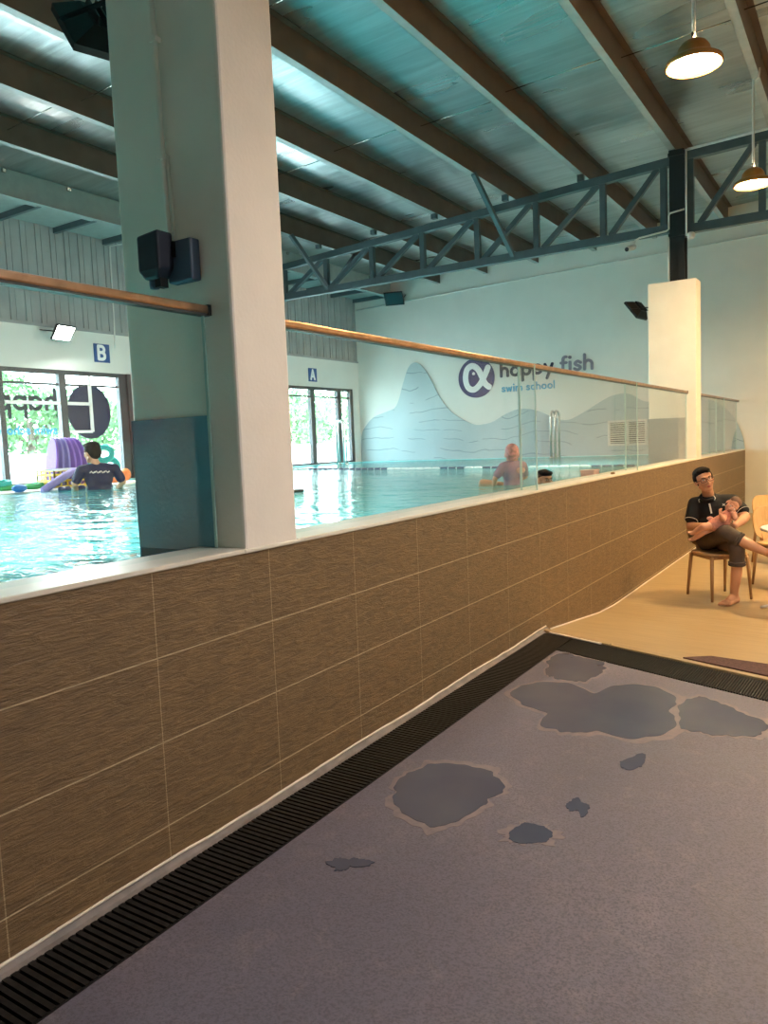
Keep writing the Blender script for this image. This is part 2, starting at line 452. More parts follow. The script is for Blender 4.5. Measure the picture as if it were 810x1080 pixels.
PX=[-8.62,-7.4,-6.18,-4.9,-3.68,-2.37,-1.13,.12,1.37,2.62,3.87]
where={-2.37:'roof purlin carried on top of the black steel post',-3.68:'roof purlin first to the pool side of the one on the black post',
 -4.9:'roof purlin second to the pool side of the one on the black post',-6.18:'roof purlin third to the pool side of the one on the black post',
 -7.4:'roof purlin fourth to the pool side of the one on the black post',-8.62:'roof purlin nearest to the eave beam, fifth from the black post',
-1.13:'roof purlin above the hanging lamps, lounge side of the black post',
 .12:'roof purlin over the lounge, second past the black post',1.37:'roof purlin over the lounge, third past the black post',2.62:'roof purlin over the lounge, fourth past the black post',3.87:'roof purlin over the lounge, beside the plain side wall'}
for x in PX:
    z=zb(x); t=thing('roof_purlin','long steel '+where[x],'purlin',(x,YB,z),0,'steel roof purlins under the foil')
    m=MB(); ya,yb=YB,YE
    m.box(x+.0,x+.004,ya,yb,z+.004,z+PH); m.box(x,x+.07,ya,yb,z+PH-.006,z+PH-.002)
    m.build('web',M['purlin'],t)
    m=MB(); m.box(x-.085,x+.004,ya,yb,z,z+.004); m.box(x-.085,x-.081,ya,yb,z,z+.022)
    m.build('flange',M['flange'],t)
    if x<-2:
        MB().box(x-.085,x+.004,11.56,11.64,z-.105+.006*abs(x+2.37),z).build('cleat',M['truss'],t)
# sag rods between purlins
for i in range(len(PX)-1):
    a,b=PX[i],PX[i+1]
    for y,zz in ((8.72,.17),(5.55,.15)):
        yy=y+(.12 if i%2 else 0)
        o=MB().tube([(a+.004,yy,zb(a)+zz),(b,yy,zb(b)+zz)],.006,6).build('sag_rod',M['steel'],smooth=True)
        tag(o,('far' if y>7 else 'near')+' thin steel rod between purlins, '+['bay beside the eave beam','second bay from the eave beam','third bay from the eave beam','fourth bay from the eave beam','bay just poolward of the black post','bay above the hanging lamps','second bay past the hanging lamps','third bay past the hanging lamps','fourth bay past the hanging lamps','bay against the side wall'][i],'rod','sag rods between the purlins')

# eave beam and soffit over the window wall
m=MB(); m.box(-10.08,-10.0,YB,YE,5.18,zb(-10.0)+PH-.005); m.box(-10.12,-9.96,YB,YE,5.17,5.185)
eb=thing('eave_beam','deep grey-green eave beam running along the top of the window wall','beam',(-10.04,YB,5.2))
m.build('web',M['eave'],eb)
MB().box(XW-.02,-10.08,YB,YE,5.25,5.262).build('soffit_panel',M['eave'],eb)
MB().box(-10.13,-10.085,YB,YE,5.19,5.25).build('light_strip',M['white_wall'],eb)
y=YB+.55
while y<YE:
    MB().box(XW-.02,-10.06,y,y+.06,5.165,5.25).build('bracket',M['truss'],eb); y+=.93
y=YB+.3
while y<YE:
    MB().box(-10.0,-9.965,y,y+.05,zb(-10.)+PH-.075,zb(-10.)+PH-.03).build('clip',M['steel'],eb); y+=1.0

# columns
def column(y0,y1,x0,x1,top,nm):
    r=MB().box(x0,x1,y0,y1,1.2,top).build(nm,M['column_paint'],bevel=.012); return struct(r)
c1=column(2.19,2.51,-2.665,-2.058,3.75,'column')
c2=column(11.36,11.69,-2.705,-2.058,3.70,'column_end')
m=MB(); m.box(-2.67,-2.206,2.184,2.192,1.2,1.745); m.box(-2.672,-2.663,2.184,2.516,1.15,1.745); m.box(-2.67,-2.206,2.508,2.516,1.15,1.745)
m.build('painted_dado',M['blue_paint'],c1)
m=MB(); m.box(-2.71,-2.206,11.354,11.362,1.1,1.80); m.box(-2.711,-2.703,11.354,11.696,1.1,1.80)
m.build('painted_dado',simple('grey_blue_paint',(116,130,136),.5,var=.04,bump=.4),c2)

# steel post and truss
def ibeam(m,x,y,z0,z1,w=.2,d=.2,t=.016):
    m.box(x-w/2,x+w/2,y-d/2,y-d/2+t,z0,z1); m.box(x-w/2,x+w/2,y+d/2-t,y+d/2,z0,z1); m.box(x-.006,x+.006,y-d/2,y+d/2,z0,z1)
for (yy,lab) in ((11.6,'black steel I-section post standing on the far plastered column'),(2.36,'black steel I-section post on top of the near plastered column')):
    t=thing('steel_post',lab,'post',(-2.335,yy,3.7))
    m=MB(); ibeam(m,-2.335,yy,3.7,5.5); m.build('shaft',M['black_steel'],t)
    MB().box(-2.46,-2.21,yy-.125,yy+.125,3.7,3.715).build('base_plate',M['black_steel'],t)
    for z in (4.33,5.42): MB().box(-2.45,-2.22,yy-.115,yy+.115,z,z+.045).build('stiffener_plate',M['black_steel'],t)
YT=11.6
def truss(name,xa,xb,bot,top,verts,diag,lab,xtra=()):
    t=thing(name,lab,'truss',((xa+xb)/2,YT,bot(xa)))
    MB().bar((xa,YT,bot(xa)),(xb,YT,bot(xb)),.11,.12).build('bottom_chord',M['truss'],t,bevel=.006)
    MB().bar((xa,YT,top(xa)),(xb,YT,top(xb)),.11,.115).build('top_chord',M['truss'],t,bevel=.006)
    for x in verts: MB().bar((x,YT,bot(x)+.05),(x,YT,top(x)-.05),.085,.085,(1,0,0)).build('vertical',M['truss'],t)
    for (a,b) in diag: MB().bar((a,YT,bot(a)+.05),(b,YT,top(b)-.05),.07,.075).build('diagonal',M['truss'],t)
    for (p,q) in xtra: MB().bar(p,q,.065,.065).build('fly_brace',M['truss'],t)
    return t
botL=lambda x:4.465; topL=lambda x:5.375+.050*(x+2.53)
VX=[-10.5,-9.5,-8.5,-7.49,-6.46,-5.44,-4.43,-3.39,-2.53]
truss('roof_truss',-10.95,-2.45,botL,topL,VX,[(VX[i]+.1,VX[i+1]-.08) for i in range(len(VX)-1)],
  'long grey-blue steel roof truss spanning across the swimming pool',
  [((-4.90,10.38,zb(-4.9)),(-4.82,YT-.03,4.48)),((-8.62,10.75,zb(-8.62)),(-8.47,YT-.03,4.48)),((-8.6,12.7,zb(-8.6)),(-8.44,YT+.03,4.48))])
botR=lambda x:4.42; topR=lambda x:5.41+.03*(x+2.2)
VR=[-2.17,-1.27,-.2,.9,2.0,3.1,4.3]
truss('roof_truss',-2.22,4.45,botR,topR,VR,[(VR[i]+.12,VR[i+1]-.1) for i in range(len(VR)-1)],
  'shorter steel roof truss above the lounge, starting at the black post')

# ------------------------------------------------------------------ pool
m=MB(); xa,xb,ya,yb=-10.9,-2.49,YB,YE-.25
m.box(xa-.1,xb+.1,ya,yb,-.15,0); m.box(xa-.1,xa,ya,yb,-.1,1.17); m.box(xb,xb+.1,ya,yb,-.1,1.14); m.box(xa-.1,xb+.1,yb,yb+.25,-.1,1.165); m.box(xa-.1,xb+.1,ya-.1,ya,-.1,1.16)
struct(m.build('pool_basin',M['pooltile']))
struct(MB().box(XW,xa-.1,YB,YE,.9,1.172).build('trim_7',M['sill']))
m=MB(); m.box(-2.47,XT-.24,YB,2.188,.9,1.19); m.box(-2.47,XT-.24,2.512,11.358,.9,1.19); m.box(-2.47,XT-.24,11.692,YE,.9,1.19)
struct(m.build('trim_8',M['gutter']))
m=MB(); m.v=[Vector(p) for p in ((xa,ya,ZW),(xb+.02,ya,ZW),(xb+.02,yb,ZW),(xa,yb,ZW))]; m.f=[[0,1,2,3]]; m.mi=[0]
tag(m.build('pool_water',M['water'],fix=False),'rippled turquoise pool water behind the glass','water',kind='stuff')
# platform in the shallow end
struct(MB().box(-10.9,-9.35,4.2,8.3,0,1.168).build('pool_step',M['sill'],bevel=.01))

# ------------------------------------------------------------------ glass balustrade
XG=-2.19
def pane_obj(y0,y1,lab,gap=.006):
    m=MB(); m.box(XG-.006,XG+.006,y0+gap,y1-gap,1.214,2.125)
    t=thing('glass_screen',lab,'glass panel',(XG,(y0+y1)/2,1.214),0,'clear glass panels on the tiled wall')
    m.build('sheet',M['glass'],t)
    for yy in (y0+gap,y1-gap): MB().box(XG-.0062,XG+.0062,yy-.003,yy+.003,1.214,2.125).build('edge',M['glass_edge'],t)
    return t
pane_obj(-.6,2.17,'clear glass panel before the large white column, showing the instructor in navy')
pane_obj(-3.0,-.6,'clear glass panel at the camera end of the tiled wall')
pane_obj(2.53,5.31,'long clear glass panel just past the large white column, showing the pink-capped child')
pane_obj(5.31,8.18,'clear glass panel between two upright fins, showing only a dark-haired head in the water')
pane_obj(8.18,11.34,'clear glass panel ending at the far column, showing the louvred wall vent')
pane_obj(11.71,13.79,'clear glass panel just past the far column with the black post')
pane_obj(13.79,16.05,'last clear glass panel, touching the end wall of the lounge')
for y,l in ((5.31,'narrow upright glass fin between the two bathing children'),(8.18,'narrow upright glass fin in front of the louvred wall vent'),(13.79,'narrow upright glass fin between far column and end wall')):
    m=MB(); m.box(XG+.006,XG+.125,y-.005,y+.005,1.216,2.13); t=thing('glass_fin',l,'glass fin',(XG,y,1.216),0,'glass fins stiffening the panels')
    m.build('sheet',M['glass'],t)
    MB().box(XG+.119,XG+.127,y-.0055,y+.0055,1.216,2.13).build('edge',M['glass_edge'],t)
def handrail(y0,y1,lab):
    t=thing('handrail',lab,'handrail',(XG,(y0+y1)/2,2.13),0,'metal top rails of the glass')
    MB().box(XG-.022,XG+.022,y0,y1,2.133,2.166).build('tube',M['rail'],t,bevel=.008)
    MB().box(XG-.018,XG+.018,y0,y1,2.125,2.134).build('channel',M['frame'],t)
    for yy in (y0+.004,y1-.004): MB().box(XG-.024,XG+.024,yy-.008,yy+.008,2.127,2.168).build('end_cap',M['frame'],t)
handrail(-3.,2.185,'brownish metal top rail on the glass before the large white column')
handrail(2.515,11.35,'long brownish metal top rail between the two columns')
handrail(11.70,16.2,'short metal top rail from the far column to the end wall')
t=tag(MB().lathe([(.02,0),(.022,.012),(.014,.02)],(-2.12,7.45,1.219),12).build('drain_plug',M['legwood'],smooth=True),'small brown cap lying on the sill beneath the far glass','cap')

# ------------------------------------------------------------------ drains
def grating(name,lab,strip,n,width,y_of):
    pass
t=thing('drain_grating','black ribbed rubber drain grating running along the tiled wall','grating',(-1.91,1,.1))
m=MB(); y=YB
while y<5.42:
    xm=min(-1.800,-1.962+(5.29-y)/.366)
    if xm>-2.0: m.bar((-2.026,y,ZD-.006),(xm,y,ZD-.006),.0165,.024)
    y+=.0262
m.build('slats',M['rubber'],t)
m=MB(); m.box(-2.029,-2.02,YB,5.30,ZD-.04,ZD+.002); m.box(-1.806,-1.796,YB,sk_in(-1.8),ZD-.04,ZD+.0015)
for x in (-1.96,-1.88): m.box(x-.006,x+.006,YB,5.22,ZD-.03,ZD-.008)
m.build('frame',M['rubber'],t)
struct(MB().box(-2.04,-1.79,YB,5.45,-.1,ZD-.03).build('trim_9',M['dark_void']))
t=thing('drain_grating','black ribbed drain grating crossing in front of the wooden floor','grating',(1.,sk_in(1.)+.15,.1))
m=MB(); x=-1.79
dx=Vector((1,-.366,0)).normalized(); nn=Vector((.366,1,0)).normalized()
while x<XR:
    a=Vector((x,sk_in(x)+.004,ZD-.005)); L=(sk_out(x)-sk_in(x))
    m.bar(a,(x+.02,sk_out(x)-.004,ZD-.005),.0085,.022); x+=.0150
m.build('slats',M['rubber'],t)
m=MB()
for k in (0,.33,.66,1.):
    f=lambda x:sk_in(x)+k*(sk_out(x)-sk_in(x))
    m.bar((-1.795,f(-1.795),ZD-.012),(XR,f(XR),ZD-.012),.011,.02)
m.build('frame',M['rubber'],t)
poly=[(-1.8,sk_in(-1.8)),(XR,sk_in(XR)),(XR,sk_out(XR)),(-2.04,sk_out(-2.04)),(-2.04,5.4)]
struct(MB().prism([(-1.8,sk_in(-1.8)-.02),(XR,sk_in(XR)-.02),(XR,sk_out(XR)+.03),(-1.8,sk_out(-1.8)+.03)],lambda a,b,d:(a,b,d),-.1,ZD-.032).build('trim_10',M['dark_void']))

# puddles on the coated floor
def puddle(P,lab,rim=.035,seed=0,rimoff=(0,0),amp=.014):
    k=1.; P=[(x*k,y*k,0) for x,y in P]
    Q=catmull(P,12,True); rnd=random.Random(seed)
    c=sum(Q,Vector())/len(Q)
    ph=[rnd.uniform(0,6.3) for _ in range(6)]
    def ring(off,amp):
        out=[]
        for i,p in enumerate(Q):
            a=2*math.pi*i/len(Q); d=(p-c).normalized()
            w=sum(math.sin(a*(2+5*j)+ph[j])/(1+.7*j) for j in range(6))
            out.append(p+d*(off+amp*w))
        return out
    t=thing('water_puddle',lab,'puddle',(c.x,c.y,ZD),0,'wet patches on the coated floor')
    W=ring(0,amp)
    MB().prism([(p.x,p.y) for p in W],lambda a,b,d:(a,b,d),ZD+.0004,ZD+.0024+.00003*seed).build('water',M['wet'],t)
    if rim:
        R=ring(rim,.022)
        MB().prism([(p.x+rimoff[0],p.y+rimoff[1]) for p in R],lambda a,b,d:(a,b,d),ZD+.0002,ZD+.0006+.00012*seed).build('dried_edge',M['rim'],t)
puddle([(-1.741,4.578),(-1.744,4.817),(-1.598,4.809),(-1.401,4.734),(-1.375,4.485),(-1.442,4.331),(-1.564,4.313),(-1.667,4.348)],'wet patch in the corner of the black drain, partly merged with the largest one',.02,2,amp=.014)
puddle([(-1.715,3.988),(-1.677,4.14),(-1.484,4.251),(-1.315,4.162),(-1.229,4.334),(-1.037,4.426),(-.868,4.237),(-.886,4.064),(-.817,3.915),(-.865,3.681),(-1.018,3.577),(-1.119,3.607),(-1.21,3.521),(-1.3,3.503),(-1.399,3.567),(-1.444,3.727),(-1.593,3.817)],'largest wet patch, wide and ragged, in the middle behind the footprint-like mark',.035,3,(.012,-.008),.016)
puddle([(-.826,4.119),(-.795,4.312),(-.703,4.317),(-.581,4.214),(-.427,4.065),(-.435,3.91),(-.546,3.815),(-.669,3.792),(-.767,3.835)],'tapering bluish wet patch cut by the picture edge, below the brown mat',.03,4,(.0,.006),.012)
puddle([(-1.676,2.577),(-1.709,2.767),(-1.602,2.922),(-1.395,2.929),(-1.267,2.82),(-1.283,2.643),(-1.346,2.438),(-1.511,2.433)],'rounded bluish wet patch beside the drain along the tiled wall',.03,5,amp=.010)
puddle([(-.92,3.273),(-.913,3.322),(-.884,3.371),(-.877,3.41),(-.85,3.436),(-.826,3.355),(-.837,3.283),(-.865,3.235),(-.899,3.24)],'small dark footprint-like wet mark nearest to the largest wet patch',0,6,amp=.004)
puddle([(-.993,2.795),(-.993,2.85),(-.977,2.886),(-.954,2.852),(-.922,2.833),(-.906,2.772),(-.913,2.726),(-.939,2.771),(-.968,2.765)],'small dark hooked wet mark just above the oval spot',0,7,amp=.004)
puddle([(-1.103,2.488),(-1.083,2.595),(-.985,2.583),(-.972,2.498),(-1.056,2.438)],'small oval dark wet spot with a pale ring',.016,8,amp=.004)
puddle([(-1.587,2.007),(-1.573,2.05),(-1.522,2.071),(-1.467,2.086),(-1.445,2.064),(-1.487,2.021),(-1.514,1.985),(-1.537,1.995)],'faint ragged wet mark nearest to the camera',0,9,amp=.007)

# brown mat on the ramp
P=[(-1.01,5.09),(-.875,5.29),(-.2,5.30),(-.2,4.80)]
m=MB(); g=[]
for i in range(9):
    for j in range(4):
        u=i/8; w=j/3
        a=Vector(P[0]).lerp(Vector(P[3]),u); b=Vector(P[1]).lerp(Vector(P[2]),u); p=a.lerp(b,w)
        g.append((p.x,p.y))
vs=[(x,y,floor_z(x,y)+.012) for x,y in g]+[(x,y,floor_z(x,y)+.001) for x,y in g]
m.v=[Vector(p) for p in vs]; o=36
for i in range(8):
    for j in range(3):
        a=i*4+j; m.f.append([a,a+4,a+5,a+1]); m.f.append([o+a,o+a+1,o+a+5,o+a+4])
for i in range(8): m.f.append([i*4,o+i*4,o+i*4+4,i*4+4]); m.f.append([i*4+3,i*4+7,o+i*4+7,o+i*4+3])
for j in range(3): m.f.append([j,j+1,o+j+1,o+j]); m.f.append([32+j,o+32+j,o+33+j,33+j])
m.mi=[0]*len(m.f)
tag(m.build('floor_mat',M['mat']),'dark brown mat lying on the wooden floor behind the drain','mat')
# ------------------------------------------------------------------ lettering
def arc(cx,cy,r,a0,a1,n=14,ry=None):
    ry=ry or r
    return [(cx+r*math.cos(math.radians(a0+(a1-a0)*i/n)),cy+ry*math.sin(math.radians(a0+(a1-a0)*i/n))) for i in range(n+1)]
W=.125
G={'h':(.93,[[(.13,.13),(.13,1.40)],[(.13,.5)]+arc(.46,.55,.32,180,0)+[(.78,.13)]]),
 'a':(1.0,[arc(.5,.5,.37,0,360,28),[(.87,.13),(.87,.87)]]),
 'p':(1.0,[arc(.5,.5,.37,0,360,28),[(.13,-.40),(.13,.87)]]),
 'y':(.92,[[(.11,.87),(.46,.14)],[(.80,.87),(.28,-.38)]]),
 ' ':(.42,[]),
 'f':(.66,[[(.26,.13),(.26,1.1)]+arc(.50,1.12,.24,180,75),[(.08,.84),(.56,.84)]]),
 'i':(.36,[[(.14,.13),(.14,.87)],arc(.14,1.28,.03,0,360,8)]),
 's':(.78,[catmull([(.64,.74,0),(.40,.88,0),(.16,.74,0),(.24,.57,0),(.52,.45,0),(.62,.27,0),(.38,.12,0),(.10,.24,0)],5)]),
 'w':(1.25,[[(.11,.87),(.34,.14)],[(.34,.14),(.59,.80)],[(.59,.80),(.84,.14)],[(.84,.14),(1.07,.87)]]),
 'm':(1.42,[[(.13,.13),(.13,.87)],[(.13,.5)]+arc(.40,.60,.27,180,0)+[(.67,.13)],[(.67,.5)]+arc(.94,.60,.27,180,0)+[(1.21,.13)]]),
 'c':(.86,[arc(.5,.5,.37,45,315,22)]),'o':(1.0,[arc(.5,.5,.37,0,360,28)]),'l':(.36,[[(.14,.13),(.14,1.40)]]),
 'A':(1.1,[[(.14,.13),(.52,1.3)],[(.52,1.3),(.9,.13)],[(.28,.48),(.76,.48)]]),
 'B':(1.0,[[(.16,.13),(.16,1.3)],[(.16,1.3),(.5,1.3)]+arc(.5,1.02,.28,90,-90)+[(.16,.74)],[(.5,.74)]+arc(.52,.435,.305,90,-90)+[(.16,.13)]])}
def ribbon(m,P,w,fn,d0,d1):
    P=[(p[0],p[1]) for p in P]; n=len(P); L=[];R=[]
    for i in range(n):
        a=P[max(i-1,0)]; b=P[min(i+1,n-1)]
        if P[0]==P[-1] or (abs(P[0][0]-P[-1][0])<1e-6 and abs(P[0][1]-P[-1][1])<1e-6 and n>4):
            if i==0: a=P[n-2]
            if i==n-1: b=P[1]
        dx,dy=b[0]-a[0],b[1]-a[1]; l=math.hypot(dx,dy) or 1
        L.append((P[i][0]-dy/l*w,P[i][1]+dx/l*w)); R.append((P[i][0]+dy/l*w,P[i][1]-dx/l*w))
    for i in range(n-1):
        m.prism([R[i],R[i+1],L[i+1],L[i]],fn,d0,d1)
    if not (abs(P[0][0]-P[-1][0])<1e-6 and abs(P[0][1]-P[-1][1])<1e-6):
        for c in (P[0],P[-1]):
            m.prism([(c[0]+w*math.cos(k*math.pi/7),c[1]+w*math.sin(k*math.pi/7)) for k in range(14)],fn,d0,d1+.0003*(1 if d1>d0 else -1))
def text(m,s,x,z,u,fn,d0,d1,w=W,upto=None):
    for ch in s:
        adv,st=G[ch]
        for i_,P in enumerate(st): ribbon(m,[(x+p[0]*u,z+p[1]*u) for p in P],w*u,fn,d0,d1+.0006*i_)
        x+=(adv+.1)*u
    return x
def adv(s): return sum(G[c][0]+.1 for c in s)
fe=lambda a,b,d:(a,YE-d,b)                       # end wall: x right, z up, d out of the wall
# mural on the end wall
MP=[(-11.05,1.165),(-11.02,1.814),(-10.86,2.08),(-10.619,2.277),(-10.25,2.39),(-9.988,2.478),(-9.85,2.70),(-9.742,3.0),(-9.57,3.40),(-9.397,3.53),(-9.2,3.45),(-9.014,3.215),(-8.86,2.93),(-8.699,2.628),(-8.47,2.34),(-8.209,2.141),(-7.844,1.965),(-7.60,1.955),(-7.36,1.998),(-7.05,2.15),(-6.769,2.246),(-6.5,2.25),(-6.208,2.172),(-5.9,2.03),(-5.562,1.955),(-5.15,2.14),(-4.73,2.368),(-4.45,2.44),(-4.236,2.42),(-3.874,2.235),(-3.3,2.33),(-2.762,2.239),(-2.399,2.013),(-2.212,1.75),(-2.10,1.45),(-2.065,1.222)]
Q=catmull([(a,b,0) for a,b in MP],4)
tag(MB().prism([(p.x,p.y) for p in Q]+[(-2.065,1.165)],fe,.001,.031).build('wave_mural',M['mural']),'pale blue-grey wave-shaped panel along the pool end wall','mural')
# emblem and lettering
t=thing('wall_lettering','navy round emblem with dark and sky-blue lettering on the pool end wall','sign',(-6.6,YE,2.6))
cx,cz=-7.745,3.033
MB().prism([(cx+.455*math.cos(k*math.pi/32),cz+.455*math.sin(k*math.pi/32)) for k in range(64)],fe,0,.03).build('emblem_disc',M['logo_navy'],t)
m=MB()
al=catmull([(.33,.20,0),(.235,.02,0),(.10,-.17,0),(-.05,-.255,0),(-.19,-.19,0),(-.245,0,0),(-.20,.19,0),(-.07,.265,0),(.07,.19,0),(.17,.02,0),(.25,-.14,0),(.35,-.22,0)],6)
A_=[(cx+p.x-.02,cz+p.y*1.05) for p in al]; h_=len(A_)//2
ribbon(m,A_[:h_+1],.068,fe,.03,.045); ribbon(m,A_[h_:],.068,fe,.03,.047)
m.build('emblem_fish',M['logo_white'],t)
MB().prism([(cx-.055+.035*math.cos(k*math.pi/8),cz+.10+.035*math.sin(k*math.pi/8)) for k in range(16)],fe,.03,.045).build('emblem_eye',M['logo_white'],t)
u=2.13/(adv('happy fish')-.2)
m=MB(); xe=text(m,'happy ',-7.15,2.985,u,fe,0,.03); m.build('lettering',M['logo_navy_dark'],t)
m=MB(); text(m,'fish',xe,2.985,u,fe,0,.03); m.build('glare_lettering',M['logo_glare'],t)['label']='letters with floodlight glare painted in grey-mauve'
u=1.27/(adv('swim school')-.1)
m=MB(); x2=text(m,'swim ',-7.12,2.655,u,fe,0,.02,.11); m.build('small_lettering',M['logo_sky'],t)['label']='small sky-blue letters'
m=MB(); text(m,'school',x2,2.655,u,fe,0,.02,.11); m.build('small_lettering',M['logo_sky'],t)['label']='small sky-blue letters'
# lettering on the street window, read from outside
XF=XW-.045
fw=lambda a,b,d:(XF+d,-a,b)                      # a runs towards -y
t=thing('window_lettering','reversed dark and blue lettering on the window glass, next to the round film','sign',(XF,7.,2.2))
u=1.9/(adv('happy fish'))
m=MB(); text(m,'happy',-7.63,2.335,.245,fw,0,.004); m.build('lettering',M['grey_green_film'],t)
m=MB(); x2=text(m,'swim ',-7.60,1.965,.10,fw,0,.004,.15); m.build('small_lettering',M['logo_sky'],t)['label']='small blue letters'
m=MB(); text(m,'school',x2,1.965,.10,fw,0,.004,.15); m.build('small_lettering',M['logo_sky'],t)['label']='small blue letters'
tag(MB().prism([(-8.235+.42*math.cos(k*math.pi/32),2.34+.455*math.sin(k*math.pi/32)) for k in range(64)],fw,-.012,-.006+.004).build('round_window_film',M['logo_navy_dark']),'large dark navy round film on the window glass','sign')
# lane signs
fp=lambda a,b,d:(XW+d,a,b)
for ch,y,z,l in (('B',8.52,3.325,'blue square sign with white letter B above the street window'),('A',14.34,3.27,'blue square sign with white letter A above the far window')):
    t=thing('letter_sign',l,'sign',(XW,y,z))
    MB().box(XW,XW+.012,y-.155,y+.155,z-.155,z+.155).build('plate',M['sign_blue'],t)
    m=MB(); text(m,ch,y-.10,z-.125,.185,fp,.012,.016,.14); m.build('letter',M['logo_white'],t)

# louvred vent on the mural
t=thing('wall_vent','white louvred double vent set in the wave panel','vent',(-4.3,YE-.03,1.36))
x0,x1,z0,z1=-4.70,-3.89,1.36,1.89; y0,y1=YE-.075,YE-.03
m=MB(); m.box(x0,x1,y0,y1,z0,z0+.045); m.box(x0,x1,y0,y1,z1-.045,z1); m.box(x0,x0+.045,y0,y1,z0,z1); m.box(x1-.045,x1,y0,y1,z0,z1); m.box((x0+x1)/2-.03,(x0+x1)/2+.03,y0,y1,z0,z1)
m.build('frame',M['white_plastic'],t)
m=MB()
for k in range(10): m.obox(((x0+x1)/2,YE-.052,z0+.07+k*.0435),(x1-x0-.06,.03,.006),(.75,0,0))
m.build('louvres',M['white_plastic'],t)
MB().box(x0+.03,x1-.03,YE-.034,YE-.031,z0+.03,z1-.03).build('backing',M['black_plastic'],t)

# ------------------------------------------------------------------ lamps and fittings
M['lamp_added']=emit('added_warm_lamp_lens',(1.,.69,.34),270)  # stronger lens for the added lamps out of view
def pendant(y,lab,x=-1.18,hook=True):
    z=4.37
    t=thing('pendant_lamp',lab,'lamp',(x,y,z),0,'warm pendant lamps over the lounge')
    prof=[(.205,0),(.212,.012),(.205,.035),(.165,.06),(.125,.085),(.115,.13),(.09,.165),(.055,.185),(.03,.19)]
    inner=[(.028,.18),(.05,.178),(.08,.155),(.10,.125),(.11,.08),(.15,.052),(.19,.028),(.198,.0)]
    MB().lathe(prof+inner,(x,y,z),32,cap=False).build('lamp_shade',M['shade_bronze'],t,smooth=True,fix=False)
    MB().lathe([(.0,.0),(.165,.0),(.168,.012),(.165,.02),(0,.02)],(x,y,z+.012),28,cap=False).build('lens',M['lamp_glow'] if x<0 else M['lamp_added'],t,smooth=False)
    m=MB(); m.tube([(x,y-.05,z+.19),(x,y-.05,z+.225),(x,y+.05,z+.225),(x,y+.05,z+.19)],.008,6); m.build('bracket',M['black_plastic'],t)
    m=MB()
    if hook: m.tube(catmull([(x,y,z+.215),(x,y,zb(x)-.13),(x+.015,y,zb(x)-.06),(x+.05,y,zb(x)-.03),(x+.06,y,zb(x)+.06)],5),.014,8)
    m.build('stem',M['white_plastic'],t,smooth=True)
pendant(6.45,'lit bronze pendant lamp highest in the picture, above the coated floor edge')
pendant(9.9,'lit bronze pendant lamp beside the truss, right of the black post')
pendant(8.7,'unseen lit bronze pendant lamp added over the middle of the lounge',.55)  # this lamp and the next are unseen, added to light the tiled wall
pendant(12.4,'unseen lit bronze pendant lamp added over the middle of the lounge, behind the truss end',1.32)

def added_highbay(x,y,lab,en):  # unseen lamp added to brighten the entry floor and near column
    z=4.6; t=thing('added_fill_lamp',lab,'lamp',(x,y,z),0,'added white fill lamps over the entry')
    MB().lathe([(.21,0),(.215,.02),(.14,.12),(.08,.2),(.05,.22),(.05,.2),(.13,.115),(.2,.01)],(x,y,z),28,cap=False).build('lamp_shade',M['black_plastic'],t,smooth=True,fix=False)
    MB().lathe([(0,0),(.10,0),(.10,.012),(0,.012)],(x,y,z+.105),28,cap=False).build('lens',M['cool_fill'],t)
    MB().tube([(x,y,z+.21),(x,y,zb(x)+.28)],.012,8).build('stem',M['white_plastic'],t,smooth=True)
M['cool_fill']=emit('cool_fill_lens',(1.,.93,.92),330)
added_highbay(1.0,3.1,'unseen white fill lamp added over the middle of the coated entry floor',1)
added_highbay(3.0,3.1,'unseen white fill lamp added over the entry floor by the side wall',1)
